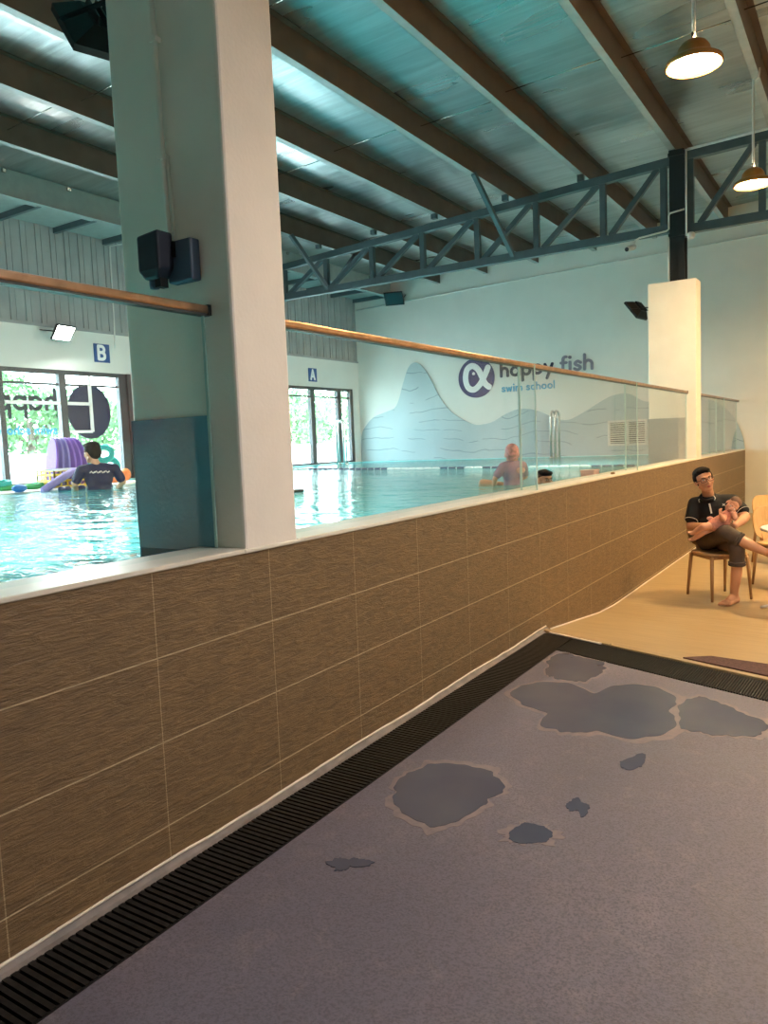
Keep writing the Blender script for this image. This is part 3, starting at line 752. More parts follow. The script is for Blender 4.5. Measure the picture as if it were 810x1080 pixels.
def flood(lab,c,aim,size=.3,lit=False,arm=None,tall=.24,power=0):
    """housing looking along aim; arm = wall point"""
    c=Vector(c); d=Vector(aim).normalized(); t=thing('floodlight',lab,'floodlight',c,0)
    R=d.to_track_quat('Y','Z').to_matrix()
    def P(a): return c+R@Vector(a)
    w,h=size/2,tall/2
    m=MB(); prof=[(-w,-h),(w,-h),(w,h),(-w,h)]
    back=[(-w*.6,-h*.6),(w*.6,-h*.6),(w*.6,h*.6),(-w*.6,h*.6)]
    vs=[P((a,.0,b)) for a,b in prof]+[P((a,.03,b)) for a,b in prof]+[P((a,-.07,b)) for a,b in back]
    m.add(vs,[(4,5,6,7),(0,1,5,4),(1,2,6,5),(2,3,7,6),(3,0,4,7),(8,9,1,0),(9,10,2,1),(10,11,3,2),(11,8,0,3),(11,10,9,8)])
    for k in range(7):
        a=-w*.5+w*k/6; q=[P((a-.004,-.10,-h*.5)),P((a+.004,-.10,-h*.5)),P((a+.004,-.10,h*.5)),P((a-.004,-.10,h*.5)),P((a-.004,-.05,-h*.55)),P((a+.004,-.05,-h*.55)),P((a+.004,-.05,h*.55)),P((a-.004,-.05,h*.55))]
        m.add(q,[(0,1,2,3),(7,6,5,4),(0,4,5,1),(1,5,6,2),(2,6,7,3),(3,7,4,0)])
    m.build('housing',M['black_plastic'],t)
    a,b=w*.88,h*.86
    m=MB(); m.add([P((-a,.031,-b)),P((a,.031,-b)),P((a,.031,b)),P((-a,.031,b)),P((-a,.024,-b)),P((a,.024,-b)),P((a,.024,b)),P((-a,.024,b))],[(0,1,2,3),(7,6,5,4),(0,4,5,1),(1,5,6,2),(2,6,7,3),(3,7,4,0)])
    m.build('lens',M['flood_glow'] if lit else M['flood_off'],t)
    m=MB()
    if arm:
        A=Vector(arm); mid=c-d*.02
        for s in (-1,1):
            e=P((s*(w+.012),-.01,0)); b2=A+R@Vector((s*w*.55,0,0)); b2=A+(e-c)*.7
            m.bar(e,b2,.022,.008)
        m.bar(A+(P((-w-.012,-.01,0))-c)*.7,A+(P((w+.012,-.01,0))-c)*.7,.025,.01)
        m.build('bracket',M['black_plastic'],t)
    if lit:
        L=bpy.data.lights.new('flood_beam','SPOT'); L.energy=power; L.spot_size=math.radians(120); L.spot_blend=.6; L.shadow_soft_size=.08; L.color=(1.,.97,.9)
        o=bpy.data.objects.new('flood_beam',L); COL.objects.link(o); o.location=c+d*.06; o.rotation_euler=d.to_track_quat('-Z','Y').to_euler()
    return t
flood('switched-on floodlight glowing on the wall over the street window',(-10.80,7.62,3.56),(.80,.10,-.62),.36,True,(-11.05,7.52,3.60),.27,160)
flood('black floodlight high on the pool end wall under the truss',(-9.75,16.0,5.08),(.25,-.75,-.62),.46,False,(-9.75,16.24,5.2),.34)
flood('black floodlight on the pool side of the far column',(-2.90,11.5,3.38),(-.80,.12,-.62),.36,True,(-2.71,11.5,3.38),.30,280)
flood('big black floodlight cut by the edge of the near column, high up',(-2.90,2.42,3.47),(-.80,.25,-.75),.44,True,(-2.67,2.42,3.50),.36,420)
# speaker-like black box on the near column with its conduit
t=thing('sensor_box','dark navy box with rounded nose mounted on the near column','speaker',(-2.33,2.19,2.27))
m=MB(); m.obox((-2.275,2.165,2.345),(.135,.05,.16)); m.build('mount',M['slate_plastic'],t,bevel=.008)
m=MB(); m.add([(-2.42,2.06,2.445),(-2.30,2.06,2.455),(-2.30,2.14,2.455),(-2.42,2.14,2.445),(-2.42,2.06,2.31),(-2.30,2.06,2.31),(-2.30,2.14,2.32),(-2.42,2.14,2.32),(-2.395,2.07,2.275),(-2.325,2.07,2.275),(-2.325,2.13,2.275),(-2.395,2.13,2.275)],
 [(0,1,2,3),(4,5,1,0),(5,6,2,1),(6,7,3,2),(7,4,0,3),(8,9,5,4),(9,10,6,5),(10,11,7,6),(11,8,4,7),(11,10,9,8)])
m.build('housing',M['navy_plastic'],t,bevel=.01)
MB().obox((-2.315,2.155,2.39),(.05,.05,.06)).build('arm',M['black_plastic'],t)
m=MB(); m.lathe([(.018,0),(.02,.012),(.02,.03),(.012,.035)],(-2.375,2.10,2.245),14); m.build('sensor_nose',M['slate_plastic'],t,smooth=True)
MB().obox((-2.335,2.10,2.262),(.03,.04,.035)).build('clamp',M['black_plastic'],t)
t=thing('cable_conduit','pale thin conduit running up the near column from the black box','conduit',(-2.37,2.18,2.46))
MB().tube([(-2.352,2.172,2.42),(-2.362,2.172,2.75),(-2.372,2.172,3.74)],.0105,8).build('pipe',M['column_paint'],t,smooth=True)
MB().tube([(-2.325,2.176,2.42),(-2.34,2.176,2.76)],.005,6).build('cable',M['column_paint'],t,smooth=True)
for z in (2.76,3.2): MB().obox((-2.365+.0,2.172,z),(.034,.03,.018)).build('saddle',M['column_paint'],t)
# cctv on a white conduit at the black post
t=thing('security_camera','small white camera on a bent pipe left of the black post','camera',(-2.9,11.4,4.24))
m=MB(); m.tube([(-2.915,11.44,4.27),(-2.95,11.22,4.20)],.045,12); m.build('body',M['white_plastic'],t,smooth=True)
MB().tube([(-2.951,11.215,4.198),(-2.954,11.205,4.195)],.03,12).build('lens',M['black_plastic'],t)
m=MB(); m.tube([(-2.91,11.45,4.30),(-2.90,11.47,4.36),(-2.84,11.48,4.39),(-2.47,11.48,4.42),(-2.44,11.48,4.44),(-2.44,11.48,4.62),(-2.42,11.47,4.65),(-2.225,11.465,4.67)],.013,8)
m.build('pipe',M['white_plastic'],t,smooth=True)
t=thing('conduit_pipe','white pipe running down the lounge side of the black post','conduit',(-2.2,11.47,3.7))
m=MB(); m.tube([(-2.2,11.45,5.46),(-2.2,11.45,4.30)],.013,8); m.build('pipe',M['white_plastic'],t,smooth=True)
m=MB(); m.tube([(-2.445,11.47,4.33),(-2.445,11.47,3.705)],.011,8); m.build('branch',M['white_plastic'],t,smooth=True)
m=MB(); m.lathe([(.035,0),(.05,.02),(.05,.07),(.03,.09)],(-2.14,11.45,4.25),14); m.build('sensor',M['white_plastic'],t,smooth=True)
t=tag(MB().tube([(-11.03,YE-.02,4.98),(-6.,YE-.02,5.12),(-2.4,YE-.02,5.2),(4.4,YE-.02,5.25)],.014,8).build('cable_conduit',M['white_plastic'],smooth=True),'thin white conduit crossing high on the end wall below the truss','conduit')
tag(MB().tube([(-2.2,11.535,topR(-2.2)+.07),(.5,11.535,topR(.5)+.07),(4.3,11.535,topR(4.3)+.07)],.02,8).build('cable_conduit',M['white_plastic'],smooth=True),'white conduit lying along the top of the lounge truss','conduit')
tag(MB().tube([(-10.55,8.95,5.17),(-10.95,8.88,5.165),(-11.005,8.80,5.14),(-11.01,8.78,3.75),(-11.01,8.76,3.42)],.012,8).build('hanging_conduit',M['white_plastic'],smooth=True),'thin white conduit dropping down the ribbed sheeting near the letter B','conduit')

# ------------------------------------------------------------------ pool fittings
def hoop(x,y,dx,dy,lab,h=1.02):
    t=thing('pool_handrail',lab,'handrail',(x,y,1.1))
    d=Vector((dx,dy,0)); s=Vector((-dy,dx,0)).normalized()
    for k in (-.045,.045):
        a=Vector((x,y,0))+s*k; r=d.length/2; c=a+d/2
        P=[a+Vector((0,0,.85)),a+Vector((0,0,1.15+h-r))]
        P+=[c-d.normalized()*r*math.cos(q)+Vector((0,0,1.15+h-r+r*math.sin(q))) for q in [math.pi*i/10 for i in range(1,10)]]
        P+=[a+d+Vector((0,0,1.15+h-r)),a+d+Vector((0,0,.55))]
        MB().tube(P,.023,10).build('rail',M['steel'],t,smooth=True)
    for q in (a,a+d): MB().lathe([(.06,0),(.055,.012),(.03,.03)],(q.x,q.y,1.151),14).build('flange',M['steel'],t,smooth=True)
hoop(-10.42,14.35,.20,0,'chrome hooped pool handrail before the far window')
hoop(-5.70,15.62,.0,.26,'chrome hooped pool handrail at the end wall left of the louvred vent',1.0)
# lane rope
t=thing('lane_rope','floating lane rope of navy and white floats across the pool','rope',(-7,11.4,ZW))
RP=[Vector((-10.88,12.45,ZW+.008)),Vector((-9.2,11.85,ZW+.008)),Vector((-7.3,11.35,ZW+.008)),Vector((-5.2,11.05,ZW+.008)),Vector((-2.75,10.8,ZW+.008))]
RC=catmull(RP,10); MB().tube(RC,.008,6).build('cord',M['white_float'],t,smooth=True)
tot=0; step=.165; acc=0; k=0
for i in range(len(RC)-1):
    a,b=RC[i],RC[i+1]; L=(b-a).length; d=(b-a)/L; s=step-acc
    while s<L:
        c=a+d*s; x=c.x
        navy=(-9.4<x<-7.2) or (-6.0<x<-5.6) or (-5.2<x<-4.4) or x>-3.4
        MB().tube([c-d*.072,c-d*.066,c-d*.056,c+d*.056,c+d*.066,c+d*.072],[.008,.016,.021,.021,.016,.008],10).build('float',M['navy_float'] if navy else M['white_float'],t,smooth=True)
        s+=step; k+=1
    acc=(acc+L)%step
# toys on the step: basket with boards
bx,by=-9.85,6.80; zt=1.168
t=thing('plastic_basket','yellow slotted plastic basket of purple swim boards on the pool step','basket',(bx,by,zt))
m=MB(); hw,hl,hh=.20,.30,.255
def slot_wall(m,p0,p1):
    p0=Vector(p0); p1=Vector(p1); n_=max(3,int((p1-p0).length/.09))
    for z in (.0,.085,.17,.235): m.bar(p0+Vector((0,0,z+.012)),p1+Vector((0,0,z+.012)),.014,.03 if z<.2 else .04)
    for i in range(n_+1):
        q=p0.lerp(p1,i/n_); m.bar(q+Vector((0,0,.0)),q+Vector((0,0,hh)),.02,.014,(1,0,0))
C4=[(bx-hw,by-hl,zt),(bx+hw,by-hl,zt),(bx+hw,by+hl,zt),(bx-hw,by+hl,zt)]
for i in range(4): slot_wall(m,C4[i],C4[(i+1)%4])
m.box(bx-hw,bx+hw,by-hl,by+hl,zt,zt+.012)
m.build('body',M['yellow'],t)
m=MB(); m.tube([(bx-hw-.02,by-hl-.02,zt+hh),(bx+hw+.02,by-hl-.02,zt+hh),(bx+hw+.02,by+hl+.02,zt+hh),(bx-hw-.02,by+hl+.02,zt+hh)],.018,8,True); m.build('rim',M['white_float'],t,smooth=True)
def board(y,lean,lab,mat,twist=0):
    c=Vector((bx+.02,y,zt+.02+.34))
    R=Euler((lean,0,twist)).to_matrix(); o=[]
    P=[]
    for k in range(28):
        a=2*math.pi*k/28; ca,sa=math.cos(a),math.sin(a)
        P.append((.175*ca,.35*sa))
    ob=MB().prism(P,lambda a,b,d:c+R@Vector((a,d,b)),-.017,.017).build('swim_board',mat,bevel=.008)
    return tag(ob,lab,'swim board','purple swim boards in the basket')
bl=['first purple swim board at the left end of the basket','second purple swim board in the basket','third purple swim board in the basket','fourth purple swim board, middle of the basket','fifth purple swim board in the basket','purple swim board nearest to the instructor']
for i in range(6): board(by-.20+i*.082,-.14+.055*i,bl[i],M['purple'] if i in (0,3,4,5) else M['violet'],-.16+.09*i)
def noodle(p,q,lab,mat,r=.045):
    p=Vector(p); q=Vector(q); return tag(MB().tube([p,p.lerp(q,.33)+Vector((0,0,.01)),p.lerp(q,.66)+Vector((0,0,.01)),q],r,12).build('foam_noodle',mat,smooth=True),lab,'pool noodle')
noodle((-9.25,6.05,1.16),(-9.42,6.66,1.40),'pale violet foam tube leaning on the basket front',M['violet'],.05)
noodle((-9.2,6.75,1.18),(-9.35,7.08,1.38),'short pale violet foam tube between basket and instructor',M['violet'],.045)
def ring(c,R,r,lab,mat,rot=(0,0,0),nm='foam_ring'):
    E_=Euler(rot).to_matrix(); c=Vector(c)
    return tag(MB().tube([c+E_@Vector((R*math.cos(a),R*math.sin(a),0)) for a in [2*math.pi*k/24 for k in range(24)]],r,10,True).build(nm,mat,smooth=True),lab,'swim ring')
ring((-10.0,7.62,1.62),.11,.045,'upper teal foam ring on the stack behind the instructor',M['teal'],(1.3,0,.9))
ring((-10.0,7.70,1.42),.12,.05,'lower teal foam ring on the stack behind the instructor',M['teal'],(1.3,0,.7))
ring((-10.1,7.38,1.42),.11,.05,'teal foam ring showing beside the neck of the instructor',M['teal'],(1.2,0,.3))
tag(MB().ell((-9.95,7.21,1.265),(.07,.07,.10)).build('foam_float',M['red_foam'],smooth=True),'coral foam float between the boards and the instructor','float')
tag(MB().box(-10.2,-9.92,7.3,7.8,1.168,1.245).build('toy_crate',M['orange'],bevel=.015),'orange crate under the teal foam rings','crate')
tag(MB().ell((-9.95,7.95,1.28),(.08,.09,.10)).build('foam_float',M['orange'],smooth=True),'orange foam float right of the instructor on the pool step','float')
ring((-10.05,6.03,1.20),.10,.035,'green foam ring lying left of the basket, nearer the wall',M['green'])
ring((-9.9,6.325,1.205),.11,.038,'green foam ring lying against the left side of the basket',M['green'],(.15,0,0))
ring((-10.06,5.98,1.272),.09,.035,'teal foam ring lying on top of the green ring',M['teal'],(.1,.1,0))
tag(MB().ell((-9.30,5.75,1.215),(.07,.10,.05)).build('foam_float',M['blue_foam'],smooth=True),'blue foam float resting on the pool step edge','float')
for i,(x,y) in enumerate([(-9.15,6.3),(-9.12,6.5),(-9.1,6.72),(-9.08,6.92)]):
    tag(MB().tube([(x,y-.085,ZW+.01),(x,y-.07,ZW+.01),(x,y+.07,ZW+.01),(x,y+.085,ZW+.01)],[.02,.045,.045,.02],10).build('lane_float',M['navy_float'],smooth=True),['dark float on the water leftmost below the basket','dark float on the water second from left below the basket','dark float on the water third from left below the basket','dark float on the water beside the arm of the instructor'][i],'float','dark floats beside the pool step')
t=thing('storage_box','pink plastic box standing on the pool edge behind the far glass','box',(-2.39,7.59,1.19))
m=MB(); m.box(-2.46,-2.32,7.50,7.68,1.19,1.245); m.build('body',M['pink_box'],t,bevel=.012); MB().box(-2.465,-2.315,7.495,7.685,1.243,1.258).build('lid',M['pink_box'],t,bevel=.006)
t=thing('swim_fin','black swim fin floating by the large white column','swim fin',(-4.95,5.98,ZW))
m=MB(); m.prism([(-.14,-.05),(-.05,-.05),(.14,-.09),(.16,0),(.14,.09),(-.05,.05),(-.14,.05)],lambda a,b,d:(-4.95+b*.9-a*.2,5.98+a,ZW+d+.12*max(0,-a)),.0,.022); m.build('blade',M['black_plastic'],t,bevel=.006)
MB().ell((-4.93,5.86,ZW+.035),(.055,.08,.035)).build('foot_pocket',M['black_plastic'],t,smooth=True)

# ------------------------------------------------------------------ lounge furniture
def chair(loc,rz,lab):
    """wooden-legged chair with a pale shell; local +y is the front"""
    t=thing('lounge_chair',lab,'chair',loc,rz,'pale plywood lounge chairs')
    A=WM[t.name]
    def L(x,y,z): return A@Vector((x,y,z))
    # seat: rounded pad
    P=[]
    for k in range(32):
        a=2*math.pi*k/32; ca,sa=math.cos(a),math.sin(a)
        P.append((.225*math.copysign(abs(ca)**.55,ca),.215*math.copysign(abs(sa)**.6,sa)))
    m=MB(); rings_=[(.93,.432),(1.,.438),(1.,.452),(.94,.460),(.5,.452),(.05,.448)]
    vs=[L(a*s,b*s,z) for s,z in rings_ for a,b in P]; fs=[]
    for i in range(len(rings_)-1):
        for k in range(32): l=(k+1)%32; fs.append((i*32+k,i*32+l,i*32+32+l,i*32+32+k))
    fs.append(tuple(range(32))[::-1]); fs.append(tuple(range(160,192)))
    m.add(vs,fs); m.build('seat',M['ply'],t,smooth=True,angle=50)
    # curved back shell
    m=MB(); U,V=13,9
    def bp(u,v,off):
        a=(u-.5)*2; vv=.02+.96*v; w=.235*(1-abs(2*vv-1)**2.6)**(1/2.4)*(.86+.14*vv)
        x=a*w; z=.475+.335*v; y=-.205-.07*v+.075*(a*w/.235)**2*(.6+.4*v)+off
        return L(x,y,z)
    for off in (0,-.012):
        for i in range(U):
            for j in range(V): m.v.append(bp(i/(U-1),j/(V-1),off))
    n0=U*V
    for i in range(U-1):
        for j in range(V-1):
            a=i*V+j; m.f.append([a,a+V,a+V+1,a+1]); m.f.append([n0+a,n0+a+1,n0+a+V+1,n0+a+V])
    for i in range(U-1):
        for j in (0,V-1): a=i*V+j; m.f.append([a,a+V,n0+a+V,n0+a])
    for j in range(V-1):
        for i in (0,U-1): a=i*V+j; m.f.append([a,a+1,n0+a+1,n0+a])
    m.mi=[0]*len(m.f); m.build('backrest',M['ply'],t,smooth=True,angle=60)
    m=MB()
    for s in (-1,1): MB().bar(L(s*.10,-.19,.43),L(s*.09,-.235,.56),.03,.014,(0,1,0)).build('back_support',M['legwood'],t)
    m=MB()
    F=[L(-.19,.18,.418),L(.19,.18,.418),L(.175,-.18,.418),L(-.175,-.18,.418)]
    for i in range(4): m.bar(F[i],F[(i+1)%4],.022,.034)
    m.build('seat_frame',M['legwood'],t,bevel=.004)
    for sx,sy in ((-1,1),(1,1),(1,-1),(-1,-1)):
        m=MB(); m.tube([L(sx*.185,sy*.175,.425),L(sx*.195,sy*.19,.25),L(sx*.205,sy*.21,0)],[.024,.021,.015],10,sc=(1,.8))
        m.build('leg',M['legwood'],t,smooth=True)
    return t
def fz(x,y): return Z0
MC=(-1.245,7.975); MR=math.atan2(-.67,-.745)      # chair of the man
MR=math.radians(-138)
chair((MC[0],MC[1],Z0),MR,'pale wooden chair on which the man in black sits')
chair((-.74,8.76,Z0),math.radians(-131),'empty pale wooden chair pulled up to the white table')
chair((-.92,10.25,Z0),math.radians(-127),'empty pale wooden chair farther back, behind the white table')
t=thing('round_table','round white pedestal table beside the empty wooden chairs','table',(-.50,7.72,Z0))
A0=WM[t.name]
MB().lathe([(.33,.705),(.35,.712),(.352,.726),(.345,.735),(.05,.736)],(-.50,7.72,Z0),40).build('tabletop',M['white_table'],t,smooth=True,angle=40)
MB().lathe([(.035,.03),(.033,.2),(.033,.66),(.09,.70),(.09,.706)],(-.50,7.72,Z0),18).build('column',M['white_plastic'],t,smooth=True,angle=40)
for k in range(4):
    a=math.radians(25+90*k); d=Vector((math.cos(a),math.sin(a),0)); c=Vector((-.50,7.72,Z0))
    MB().tube([c+Vector((0,0,.07)),c+d*.18+Vector((0,0,.045)),c+d*.36+Vector((0,0,.012))],[.026,.02,.012],8).build('foot',M['white_plastic'],t,smooth=True)
# round sign on the far side wall of the lounge (mirrored in the near glass)
t=thing('round_sign','round brick-red wall disc seen only as a reflection in the near glass','sign',(XR,7.4,2.2))
MB().lathe([(.50,0),(.52,.015),(.50,.03)],M=Matrix.Translation((XR,7.35,2.25))@Matrix.Rotation(-math.pi/2,4,'Y'),seg=40).build('disc',M['red_foam'],t)

# ------------------------------------------------------------------ outside
struct(MB().box(-40,XW-.2,-20,40,.6,.95).build('ground',M['ground']))
struct(MB().box(-12.7,XW-.16,YB,YE+.2,3.12,3.22).build('added_canopy',M['white_wall']))  # unseen overhang added to hold back high sky light at the windows
t=thing('garden_wall','low white wall outside beyond the windows','wall',(-15.5,9,.95))
MB().box(-15.6,-15.4,-12,34,.95,1.62).build('wall_face',M['outside_wall'],t); MB().box(-15.65,-15.35,-12,34,1.62,1.68).build('coping',M['ground'],t)
def tree(x,y,h,r,lab,seed):
    rnd=random.Random(seed); t=thing('garden_tree',lab,'tree',(x,y,.95),0,'trees outside the windows')
    m=MB(); m.tube([(x,y,.95),(x+.1,y,.95+h*.3),(x,y+.1,.95+h*.6)],[.13,.1,.06],8)
    for k in range(5):
        a=rnd.uniform(0,6.28); m.tube([(x+.08,y,.95+h*.35),(x+.5*r*math.cos(a),y+.5*r*math.sin(a),.95+h*.65)],[.06,.02],6)
    m.build('trunk',M['bark'],t,smooth=True)
    m=MB(); bl=[]
    for k in range(16):
        a=rnd.uniform(0,6.28); q=rnd.random()**.6*r*.75; bl.append((Vector((x+q*math.cos(a),y+q*math.sin(a),.95+h*(.28+.62*rnd.random()))),r*rnd.uniform(.3,.5)))
    for c,rr in bl:
        for k in range(150):
            d=Vector((rnd.gauss(0,1),rnd.gauss(0,1),rnd.gauss(0,1))).normalized()*rr*rnd.uniform(.6,1.05)
            p=c+d; s=rnd.uniform(.05,.10)
            a=Vector((rnd.gauss(0,1),rnd.gauss(0,1),rnd.gauss(0,1))).normalized(); b=a.orthogonal().normalized(); 
            m.add([p-a*s,p+b*s*.55,p+a*s*1.1,p-b*s*.55],[(0,1,2,3)])
    m.build('crown',M['leaf'],t,fix=False)
for i,(x,y,h,r,l) in enumerate([(-17.5,9.0,3.2,1.5,'bushy tree seen through the window pane with reversed lettering'),(-18.2,11.6,2.6,1.4,'low bushy tree seen below the round film on the window'),(-19,14.2,2.9,1.5,'bushy tree hidden mostly by the large white column'),
   (-17.4,21.4,3.2,1.35,'bushy tree in the left pane of the far window'),(-18.6,24.2,3.3,1.35,'bushy tree in the wide middle pane of the far window'),(-18.4,27.0,3.2,1.35,'bushy tree in the narrow pane behind the chrome handrail'),(-17.2,5.6,3.,1.4,'bushy tree outside, at the frame edge by the street window')]):
    tree(x,y,h,r,l,40+i)
# ------------------------------------------------------------------ people
M['skin']=simple('skin',(206,152,118),.5,var=.03,vs=10); M['skin_baby']=simple('baby_skin',(222,164,136),.5,var=.03,vs=12)
M['hair']=simple('black_hair',(24,18,16),.75,var=.2,vs=60,bump=.5,bs=120,spec=.15)
M['shirt']=simple('black_polo_cloth',(20,18,20),.8,var=.12,vs=20,bump=.3,bs=14)
M['pants']=simple('taupe_trouser_cloth',(84,70,60),.85,var=.08,vs=14,bump=.6,bs=22)
M['piping']=simple('white_piping',(226,220,214),.7,var=.03)
M['baby_cloth']=simple('pink_baby_cloth',(208,142,124),.85,var=.12,vs=40,bump=.3)
M['baby_print']=simple('pink_print',(226,176,166),.8,var=.05)
M['lens_frame']=simple('dark_glasses_frame',(44,30,28),.35,var=.1)
M['eye_white']=simple('eye_white',(232,228,222),.3,var=.01); M['iris']=simple('dark_iris',(24,16,14),.2,var=.05)
M['lips']=simple('lips',(176,100,86),.5,var=.05)
M['navy_cloth']=simple('navy_swim_shirt',(22,30,66),.75,var=.1,vs=12,bump=.4,bs=16)
M['rash']=simple('mauve_swim_shirt',(150,120,152),.7,var=.08,vs=14,bump=.3,bs=20)
M['rash_pink']=simple('pink_swim_sleeve',(206,120,150),.7,var=.06); M['cap']=simple('patterned_pink_cap',(206,128,132),.6,var=.25,vs=45)
def blob(m,name,mat,parent,voxel=.008,smooth_it=5,factor=.5):
    """one continuous skin over overlapping limbs"""
    tmp=m.build('tmp',mat)
    r=tmp.modifiers.new('r','REMESH'); r.mode='VOXEL'; r.voxel_size=voxel; r.use_smooth_shade=True
    s=tmp.modifiers.new('s','SMOOTH'); s.factor=factor; s.iterations=smooth_it
    dg=bpy.context.evaluated_depsgraph_get(); me=bpy.data.meshes.new_from_object(tmp.evaluated_get(dg)); me.name=name
    old=tmp.data; bpy.data.objects.remove(tmp); bpy.data.meshes.remove(old)
    me.materials.clear(); me.materials.append(mat)
    inv=WM[parent.name].inverted() if parent and parent.name in WM else Matrix()
    me.transform(inv); me.shade_smooth()
    o=bpy.data.objects.new(name,me); COL.objects.link(o); o.parent=parent; WM[o.name]=WM[parent.name]; return o
def chain(m,pts):
    for (p,a),(q,b) in zip(pts,pts[1:]): m.cone(p,a,q,b)
def frame(fwd,up):
    y=Vector(fwd).normalized(); z=Vector(up); z=(z-y*z.dot(y)).normalized(); x=y.cross(z)
    return Matrix((x,y,z)).transposed()
def hand(m,w,d,side,nrm,s=1.,curl=.5):
    """palm from wrist w along d; side points to the thumb; nrm is where the palm faces"""
    w=Vector(w); d=Vector(d).normalized(); side=Vector(side); side=(side-d*side.dot(d)).normalized(); nrm=Vector(nrm); nrm=(nrm-d*nrm.dot(d)-side*nrm.dot(side)).normalized()
    for k in (-1.5,-.5,.5,1.5): m.cone(w+side*k*.010*s,.015*s,w+d*.085*s+side*k*.019*s,.0115*s,10)
    for k,L in zip((1.5,.5,-.5,-1.5),(.070,.079,.073,.058)):
        b=w+d*.085*s+side*k*.0205*s; dd=(d+side*k*.04).normalized(); a=b
        for j,f in enumerate((.42,.33,.25)):
            ang=curl*(.45+.55*j); q=a+(dd*math.cos(ang)+nrm*math.sin(ang))*L*f*s; m.cone(a,(.0092-.0009*j)*s,q,(.0085-.0009*j)*s,10); a=q
    b=w+d*.025*s+side*.026*s; q=b+(d*.55+side*.6+nrm*.35).normalized()*.04*s; m.cone(b,.013*s,q,.0105*s,10); m.cone(q,.0105*s,q+(d*.85+side*.05+nrm*.45).normalized()*.034*s,.008*s,10)
def foot(m,heel,toe,up,s=1.):
    h=Vector(heel); t=Vector(toe); d=(t-h).normalized(); u=Vector(up); u=(u-d*u.dot(d)).normalized(); sd=d.cross(u); L=(t-h).length
    m.cone(h,.031*s,h+d*L*.72+u*.0,.026*s); m.cone(h+u*.035*s+d*.02,.03*s,h+d*L*.6+u*.012*s,.024*s)
    for k in (-1,1): m.cone(h+d*L*.3,.022*s,h+d*L*.74+sd*k*.022*s,.019*s)
    for k,(o,r) in enumerate(zip((.034,.016,.0,-.015,-.029),(.0125,.010,.0095,.009,.0085))):
        a=h+d*L*(.78-.02*k)+sd*o*s-u*.004; m.cone(a,r*s*1.1,a+d*L*(.16-.015*k),r*s,10)
def head(m,c,R,s=1.,child=False):
    c=Vector(c); P=lambda a:c+R@(Vector(a)*s)
    E=lambda a,r:m.ell(P(a),[x*s for x in r],R)
    E((0,-.012,.03),(.076,.094,.084)); E((0,.02,-.03),(.064,.070,.082))
    if child: E((0,.045,-.062),(.046,.035,.034))
    else: E((0,.047,-.088),(.042,.038,.032)); m.cone(P((-.05,.0,-.06)),.02*s,P((-.015,.06,-.095)),.02*s); m.cone(P((.05,.0,-.06)),.02*s,P((.015,.06,-.095)),.02*s)
    for k in (-1,1):
        E((k*.040,.056,-.03),(.024,.022,.026)); E((k*.079,-.006,-.015),(.010,.021,.031))
    m.cone(P((0,.086,.004)),.009*s,P((0,.102,-.030)),.0135*s); E((-.012,.092,-.034),(.010,.010,.008)); E((.012,.092,-.034),(.010,.010,.008))
    E((0,.080,.024),(.048,.013,.010)); E((0,.082,-.064),(.024,.012,.013))
def face(c,R,parent,s=1.,closed=False,brows=True):
    c=Vector(c); P=lambda a:c+R@(Vector(a)*s)
    for k in (-1,1):
        e=MB().ell(P((k*.031,.0825,.003)),(.0135*s,.0075*s,.006*s if not closed else .0025*s),R).build('eye',M['eye_white'] if not closed else M['iris'],parent,smooth=True)
        if not closed: MB().ell(P((k*.031+.003,.0885,.003)),(.006*s,.003*s,.0056*s),R).build('iris',M['iris'],e,smooth=True)
        if brows: MB().tube([P((k*.014,.0935,.022)),P((k*.032,.092,.028)),P((k*.050,.080,.022))],[.0032*s,.004*s,.002*s],6).build('eyebrow',M['hair'],parent,smooth=True)
    m=MB(); m.ell(P((0,.0925,-.0605)),(.021*s,.006*s,.0045*s),R); m.ell(P((0,.0925,-.0685)),(.018*s,.0065*s,.0055*s),R)
    m.build('mouth',M['lips'],parent,smooth=True)

# --- seated man in black polo shirt
t=thing('person','person in black polo shirt and glasses sitting cross-legged, holding a baby','person',(-1.28,8.0,Z0))
Tc=Vector((.17,-.985,0)); Rv=Vector((.985,.17,0))
HR=frame(Tc*.92+Rv*.30+Vector((0,0,.04)),Vector((0,0,1))-Rv*.27)
HC=Vector((-1.372,7.93,1.128))
m=MB()
head(m,HC,HR,1.03)
m.cone((-1.352,7.965,1.04),.052,(-1.335,8.03,.91),.060)
TA=frame((.05,-1,0),(0,0,1))
m.ell((-1.31,8.05,.82),(.165,.10,.15),TA); m.ell((-1.295,8.045,.66),(.15,.112,.17),TA); m.ell((-1.30,8.075,.515),(.155,.12,.08),TA)
chain(m,[((-1.335,8.03,.915),.05),((-1.475,8.03,.885),.05)]); chain(m,[((-1.335,8.03,.915),.05),((-1.135,8.07,.91),.052)])
chain(m,[((-1.478,8.03,.885),.050),((-1.490,7.93,.665),.043),((-1.40,7.84,.672),.043),((-1.25,7.71,.705),.029)])
hand(m,(-1.25,7.71,.705),(.93,-.2,.22),(0,-.35,.9),(.1,.9,.4),1.,.55)
chain(m,[((-1.135,8.07,.90),.052),((-1.004,7.95,.765),.045),((-1.03,7.86,.735),.043),((-1.066,7.735,.705),.030)])
hand(m,(-1.066,7.735,.703),(-.92,-.35,-.12),(0,-.2,.95),(-.25,.85,.3),1.,.5)
chain(m,[((-1.37,8.04,.50),.075),((-1.13,7.63,.652),.058),((-1.024,7.60,.601),.050),((-.95,7.59,.563),.052),((-.86,7.575,.52),.042),((-.795,7.565,.494),.034)])
foot(m,(-.775,7.60,.475),(-.655,7.42,.462),(.5,.1,.9))
